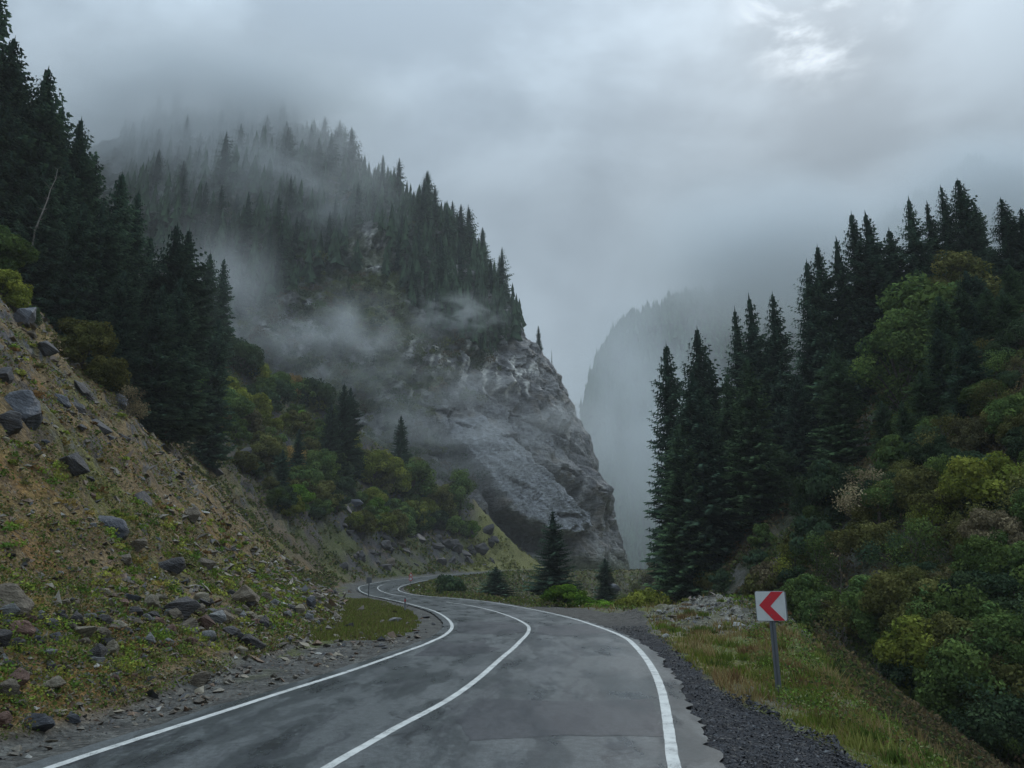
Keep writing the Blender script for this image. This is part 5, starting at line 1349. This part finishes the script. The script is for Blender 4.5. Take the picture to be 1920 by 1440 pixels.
def extrude(name, pts, y0, y1, mat, parent, cz=0.0):
    n = len(pts); V = [(x, y0, z + cz) for x, z in pts] + [(x, y1, z + cz) for x, z in pts]
    me = bpy.data.meshes.new(name); me.from_pydata(V, [], [tuple(range(n)), tuple(range(2 * n - 1, n - 1, -1))] + [(i, i + n, (i + 1) % n + n, (i + 1) % n) for i in range(n)])
    me.materials.append(mat); me.update()
    import bmesh
    bm = bmesh.new(); bm.from_mesh(me); bmesh.ops.recalc_face_normals(bm, faces=bm.faces); bm.to_mesh(me); bm.free()
    return link(name, me, parent)
def chevron_sign(loc, yaw, lab, size=.56, height=1.17, lean=0.0):
    r = bpy.data.objects.new('chevron_sign', None); COL.objects.link(r); r.location = loc; r.rotation_euler = (0, lean, yaw); tag(r, lab, 'road sign')
    cz = height + size / 2
    # C profile post: two flanges and a web
    hw = .054
    P = [(-hw, -.02), (-.012, -.02), (-.012, .0), (.008, .0), (.008, -.02), (hw, -.02), (hw, .03), (-hw, .03)]
    n = len(P); V = [(x, y, -.5) for x, y in P] + [(x, y, height + size * .8) for x, y in P]
    me = bpy.data.meshes.new('post'); me.from_pydata(V, [], [tuple(range(n - 1, -1, -1)), tuple(range(n, 2 * n))] + [(i, (i + 1) % n, (i + 1) % n + n, i + n) for i in range(n)]); me.materials.append(M_STEEL); link('post', me, r)
    round_panel('rim', size + .02, size + .02, .035, -.030, -.018, M_BACK, r, cz)
    for bx_, bz_ in ((0, .17), (0, -.17)):
        extrude('bolt', [(bx_ + .011 * math.cos(t_), bz_ + .011 * math.sin(t_)) for t_ in np.linspace(0, 6.283, 9)[:-1]], -.050, -.040, M_STEEL, r, cz)
    pn = round_panel('panel', size, size, .03, -.040, -.024, M_WHITE, r, cz)
    fr = box('edge_flange', size / 2 - .004, size / 2 + .022, -.036, .02, cz - size / 2 + .02, cz + size / 2 - .02, M_BACK, r)
    h = size
    ch = [(.05, .5), (.47, .5), (-.01, 0), (.45, -.5), (.07, -.5), (-.40, .03)]
    extrude('chevron', [(x * h * .985, z * h * .985) for x, z in ch], -.0445, -.0395, M_RED, r, cz)
    for z_ in (cz + .16, cz - .16):
        v, f = tube([(0, -.046, z_), (0, -.040, z_)], [.012, .012], 8); f2 = np.array([(0, 1, 2, 3), (4, 5, 6, 7)])
        box('clamp', -.06, .06, -.0235, .034, z_ - .015, z_ + .015, M_STEEL, r)
    return r
P_ = road_pt(1262, 1440)
q = hit(1461, 1303); sx, sy, szz = float(q[0]), float(q[1]), float(q[2])
zt = at_depth(1455, 1109, sy)[2]
print('SIGN base', sx, sy, szz, 'top z', zt)
chevron_sign((sx, sy, szz), math.radians(-22), 'white square road sign with a red chevron pointing left on a grey steel post', .50 * sy / 14.3, zt - szz - .50 * sy / 14.3, lean=-.02)
q = at_depth(701, 1120, 88.5); bz = Hs(q[0] - .6, 88.5)
r = chevron_sign((q[0] - .6, 88.5, bz), math.radians(165), 'grey back of a small road sign on its post at the far bend', .6, 1.5)
def twin_sign():
    q = at_depth(767.5, 1096, 131); r = bpy.data.objects.new('warning_sign', None); COL.objects.link(r); bz = Hs(q[0] + .2, 131)
    r.location = (q[0] + .2, 131, bz); tag(r, 'small triangular and round red bordered signs on one post at the far bend', 'road sign')
    v, f = tube([(0, 0, -.3), (0, 0, 2.0)], [.03, .03], 8); link('post', mk_mesh('post', v, f, [M_STEEL]), r)
    top = 1.35
    extrude('triangle_panel', [(-.36, 0), (.36, 0), (0, .66)], -.05, -.03, M_RED, r, top); extrude('triangle_face', [(-.22, .08), (.22, .08), (0, .48)], -.056, -.049, M_WHITE, r, top)
    circ = lambda R_: [(R_ * math.cos(a), R_ * math.sin(a)) for a in np.linspace(0, 2 * math.pi, 25)[:-1]]
    extrude('round_panel', circ(.32), -.05, -.03, M_RED, r, top - .42); extrude('round_face', circ(.22), -.056, -.049, M_WHITE, r, top - .42)
twin_sign()
def delineator(px, py, lab):
    x, y = road_pt(px, py); r = bpy.data.objects.new('delineator_post', None); COL.objects.link(r); r.location = (x, y, Hs(x, y)); tag(r, lab, 'road post')
    box('post', -.05, .05, -.03, .03, -.2, .85, M_BACK, r, .01); box('reflector', -.035, .035, -.036, -.029, .62, .76, M_RED, r)
delineator(759, 1146, 'short grey marker post on the grass inside the left curve')

# parapet wall of the far road
def parapet():
    r = bpy.data.objects.new('retaining_wall', None); COL.objects.link(r); tag(r, 'low pale stone retaining wall carrying the far straight of the road', 'wall')
    P = resample(ER[ER[:, 1] > 175], 60); P = P[np.hypot(P[:, 0], P[:, 1]) < 262]; P = offset_curve(P, -0.75)
    V = []; n = len(P)
    T = offset_curve(P, -.35)
    for a, b in zip(P, T):
        z = zr(a[1]); V += [(a[0], a[1], z + .22), (b[0], b[1], z + .22), (b[0], b[1], z - 2.4), (a[0], a[1], z - 2.4)]
    F = [(i * 4 + j, i * 4 + (j + 1) % 4, i * 4 + 4 + (j + 1) % 4, i * 4 + 4 + j) for i in range(n - 1) for j in range(4)]
    me = mk_mesh('masonry', np.array(V), np.array(F), [ROCKS['grey']]); link('masonry', me, r)
parapet()

# ------------------------------------------------------------------ air: haze and mist
def vol_mat(name, dens, col=(.96, .985, 1.0), scale=None, **k):
    m, n = new_mat(name)
    p = n.a('ShaderNodeVolumePrincipled'); p.inputs['Color'].default_value = (*col, 1); p.inputs['Anisotropy'].default_value = k.get('g', 0.0)
    if scale is None: p.inputs['Density'].default_value = dens
    else:
        tcn = n.a('ShaderNodeTexCoord').outputs['Object']                      # unit sphere coordinates
        fall = n.rng(n.vmath('LENGTH', tcn), 1.0, k.get('core', .15))
        nz = n.noise(n.mapping(tcn, scale, k.get('rot', (0, 0, 0)), (k.get('seed', 0), 0, 0)), 1.0, 4, .55, .6)
        d = n.math('MULTIPLY', n.math('MULTIPLY', fall, n.rng(nz, k.get('lo', .42), k.get('hi', .66))), dens)
        n.link(d, p.inputs['Density'])
    o = n.a('ShaderNodeOutputMaterial'); n.link(p.outputs[0], o.inputs['Volume'])
    return m
def haze_box():
    x0, x1, y0, y1, z0, z1 = -1480, 1480, -55, 2500, -16, 760
    V = [(x, y, z) for x in (x0, x1) for y in (y0, y1) for z in (z0, z1)]
    F = [(0, 1, 3, 2), (4, 6, 7, 5), (0, 4, 5, 1), (2, 3, 7, 6), (0, 2, 6, 4), (1, 5, 7, 3)]
    me = bpy.data.meshes.new('haze'); me.from_pydata(V, [], F); me.materials.append(vol_mat('haze_air', 0.00028)); me.update()
    tag(link('haze', me), 'thin cool haze filling the whole valley', kind='stuff')
haze_box()
def mist(px, py, Y, wpx, hpx, dpt, dens, lab, **k):
    import bmesh
    c = at_depth(px, py, Y); s = math.hypot(Y, c[2]) / FPX
    bm = bmesh.new(); bmesh.ops.create_icosphere(bm, subdivisions=3, radius=1.02); me = bpy.data.meshes.new('mist'); bm.to_mesh(me); bm.free()
    me.materials.append(vol_mat('mist_air', dens, scale=k.pop('scale', (2.2, 2.2, 2.2)), **k))
    o = link('mist', me); o.location = c; o.scale = (wpx * s / 2, dpt / 2, hpx * s / 2); tag(o, lab, kind='stuff'); return o
MIST = True
if MIST:
    mist(380, 215, 372, 860, 420, 110, .075, 'cloud swallowing the summit of the cliff mountain', seed=1, lo=.30, hi=.6)
    mist(500, 370, 338, 660, 380, 60, .05, 'grey veil of cloud over the upper forest', seed=9, scale=(2.0, 2, 2.0), lo=.34, hi=.66)
    mist(410, 560, 250, 300, 420, 60, .028, 'mist rising between the left trees and the cliff', seed=2, lo=.32, hi=.66)
    mist(640, 640, 262, 460, 260, 30, .07, 'bright wisp of mist before the lower cliff', seed=3, scale=(3.0, 2, 2.0), lo=.40, hi=.70, rot=(0, .35, 0))
    mist(880, 800, 268, 680, 340, 30, .05, 'thin veil of mist drifting along the rock slab', seed=4, scale=(2.5, 2, 3.4), lo=.42, hi=.68, rot=(0, .5, 0))
    mist(860, 590, 300, 240, 110, 30, .06, 'small wisp under the hanging forest', seed=8, scale=(3, 2, 3), lo=.42, hi=.66)
    mist(1200, 800, 620, 440, 720, 240, .018, 'mist filling the gorge before the far mountain', seed=5, lo=.24, hi=.6)
    mist(1470, 480, 760, 760, 420, 120, .055, 'cloud bank lying on the far mountain above the gorge', seed=6, lo=.22, hi=.5)
    mist(1880, 390, 760, 640, 380, 120, .06, 'cloud lying under the far ridge at the upper right', seed=7, lo=.22, hi=.5)

# ------------------------------------------------------------------ labels that say where each one stands
def relabel():
    LM = {
     'dark spruce half hidden in the dense stand above the left': ('dark spruce in the left stand', [(0, 60, 'the highest left spruce'), (27, 150, 'the second spruce from the left edge'), (88, 220, 'the broad crowned spruce'), (150, 300, 'the slim topped spruce'), (228, 400, 'the pointed spruce by the mist'), (330, 520, 'the twin topped pair'), (60, 420, 'the leaning dead trunk'), (200, 560, 'the large olive bush')]),
     'dark spruce half hidden in the stand on the right': ('dark spruce in the right stand', [(1246, 760, 'the leftmost tall spruce'), (1303, 720, 'the ragged topped spruce'), (1410, 660, 'the three tops'), (1503, 580, 'the step of the treeline'), (1597, 480, 'the see through topped spruce'), (1698, 440, 'the tiered spruce'), (1796, 420, 'the highest spruce'), (1874, 450, 'the dense spruce near the right edge'), (1740, 560, 'the large green tree')]),
     'dark spruce standing on the upper slope at the right': ('dark spruce on the upper right slope', [(1855, 930, 'the wide yellow green bush'), (1722, 700, 'the full green tinged spruce'), (1905, 640, 'the right edge of the view'), (1800, 560, 'the olive tinged tree')]),
     'shrub in the dense thicket': (None, [(1455, 830, 'the leafy tree between spruces'), (1440, 940, 'the large round tree'), (1560, 960, 'the layered green tree'), (1640, 960, 'the dry tan bush'), (1855, 950, 'the wide yellow green bush'), (1722, 900, 'the full green tinged spruce'), (1295, 1030, 'the dark bush by the gorge'), (1460, 1130, 'the chevron sign'), (1583, 1150, 'the bare sapling'), (1700, 1170, 'the olive brown bush'), (1820, 1260, 'the large olive bush'), (1890, 1210, 'the green bush at the edge'), (1900, 1380, 'the bottom right corner'), (1375, 990, 'the deep green bush left of the round tree'), (1900, 720, 'the upper right slope')]),
     'bush crowded among others': (None, [(383, 730, 'the bright green bush'), (430, 770, 'the middle green bush'), (545, 730, 'the golden crown'), (590, 740, 'the wide deep green tree'), (600, 880, 'the round green tree'), (640, 800, 'the close pair of spruces'), (540, 880, 'the two small dark spruces'), (735, 900, 'the broad yellow green bush'), (756, 840, 'the lone spruce by the cliff'), (862, 940, 'the pointed green tree'), (450, 680, 'the topmost bushes')]),
     'small ': (None, [(15, 1115, 'the very large boulder'), (38, 1182, 'the reddish block'), (68, 1356, 'the grey slab boulder'), (100, 1285, 'the layered tan block'), (181, 1226, 'the dark reddish boulder'), (152, 1188, 'the flat tan slab'), (332, 1142, 'the large slate boulder'), (401, 1160, 'the pale grey block'), (455, 1118, 'the big layered boulder'), (538, 1152, 'the cube like stone'), (580, 1130, 'the upright purple stone'), (371, 1275, 'the brown block by the shoulder'), (453, 1221, 'the tan cube'), (213, 985, 'the long blue slab'), (137, 872, 'the dark upper ledge'), (48, 745, 'the huge slate outcrop'), (325, 1060, 'the dark brown outcrop'), (402, 882, 'the ledge under the wood'), (227, 752, 'the flat blue slab'), (16, 560, 'the high dark outcrop')]),
     'dark rock ledge dipping': ('dark rock ledge on the left slope', [(48, 745, 'the huge slate outcrop'), (213, 985, 'the long blue slab'), (137, 872, 'the dark upper ledge'), (227, 752, 'the flat blue slab'), (325, 1060, 'the dark brown outcrop'), (402, 882, 'the ledge under the wood'), (85, 655, 'the golden weeds'), (520, 1000, 'the foot of the wood')]),
     'crag on the rocky slope': (None, [(700, 1040, 'the outer edge of the bend'), (768, 1060, 'the twin signs'), (860, 990, 'the pointed green tree'), (920, 1040, 'the yellow green nose'), (740, 990, 'the yellow green bushes'), (662, 943, 'the blue slab on the scar')]),
     'spruce in the hanging forest': ('dark spruce of the hanging forest', [(850, 600, 'the small wisp'), (700, 465, 'the bare rock patch'), (700, 570, 'the grassy patch'), (900, 450, 'the shoulder of the ridge'), (503, 480, 'the pale dead trunk'), (640, 640, 'the bright wisp'), (940, 560, 'the right ridge'), (820, 480, 'the white streaked rib')]),
     'hazy spruce in the cloud': ('hazy spruce in cloud', [(480, 250, 'the summit'), (718, 320, 'the tall hazy spruce'), (620, 290, 'the upper right ridge'), (700, 440, 'the bare rock patch'), (800, 400, 'the notch of the ridge'), (400, 360, 'the pale column of mist'), (540, 380, 'the middle of the upper forest')])}
    seen = {}
    for o in [x for x in bpy.data.objects if x.parent is None and 'label' in x and 'group' in x]:
        lab = o['label']; hitk = None
        for k, v in LM.items():
            if k in lab and not (k == 'small ' and not lab.startswith('small ')): hitk = k; break
        if hitk is None or (hitk == 'small ' and 'rock' not in lab): continue
        stem, marks = LM[hitk]
        if stem is None:
            stem = lab.split(' in the dense thicket')[0].split(' crowded among')[0].split(' in the rubble')[0].split(' poking out')[0].split(' on the rocky slope')[0]
        q = np.array(o.location) + np.array([0, 0, 12.0 * o.scale[2] if 'spruce' in stem else .6 * o.scale[2]])
        x, y = proj(q); i = min(range(len(marks)), key=lambda j: (marks[j][0] - x) ** 2 + (marks[j][1] - y) ** 2)
        mx, my, nm = marks[i]; dx, dy = x - mx, y - my; far = math.hypot(dx, dy)
        a = math.degrees(math.atan2(-dy, dx)) % 360
        w_ = ['right of', 'above and right of', 'above', 'above and left of', 'left of', 'below and left of', 'below', 'below and right of'][int((a + 22.5) // 45) % 8]
        pre = 'just ' if far < 45 else ('' if far < 110 else 'well ')
        o['label'] = ' '.join(f'{stem} {pre}{w_} {nm}'.split()[:16]); seen.setdefault((o['label'], o['group']), []).append((x, o))
    ORD = {2: ['left one of two:', 'right one of two:'], 3: ['leftmost of three:', 'middle one of three:', 'rightmost of three:'],
           4: ['leftmost of four:', 'second from left:', 'third from left:', 'rightmost of four:'], 5: ['leftmost of five:', 'second from left:', 'middle one of five:', 'fourth from left:', 'rightmost of five:'],
           6: ['leftmost of six:', 'second from left:', 'third from left:', 'fourth from left:', 'fifth from left:', 'rightmost of six:']}
    for (lab, g), v in seen.items():
        if 'cloud' in lab or 'hanging' in lab: continue
        if len(v) in ORD and len(lab.split()) <= 12:
            for (x, o), w_ in zip(sorted(v, key=lambda t: t[0]), ORD[len(v)]): o['label'] = w_ + ' ' + lab
relabel()
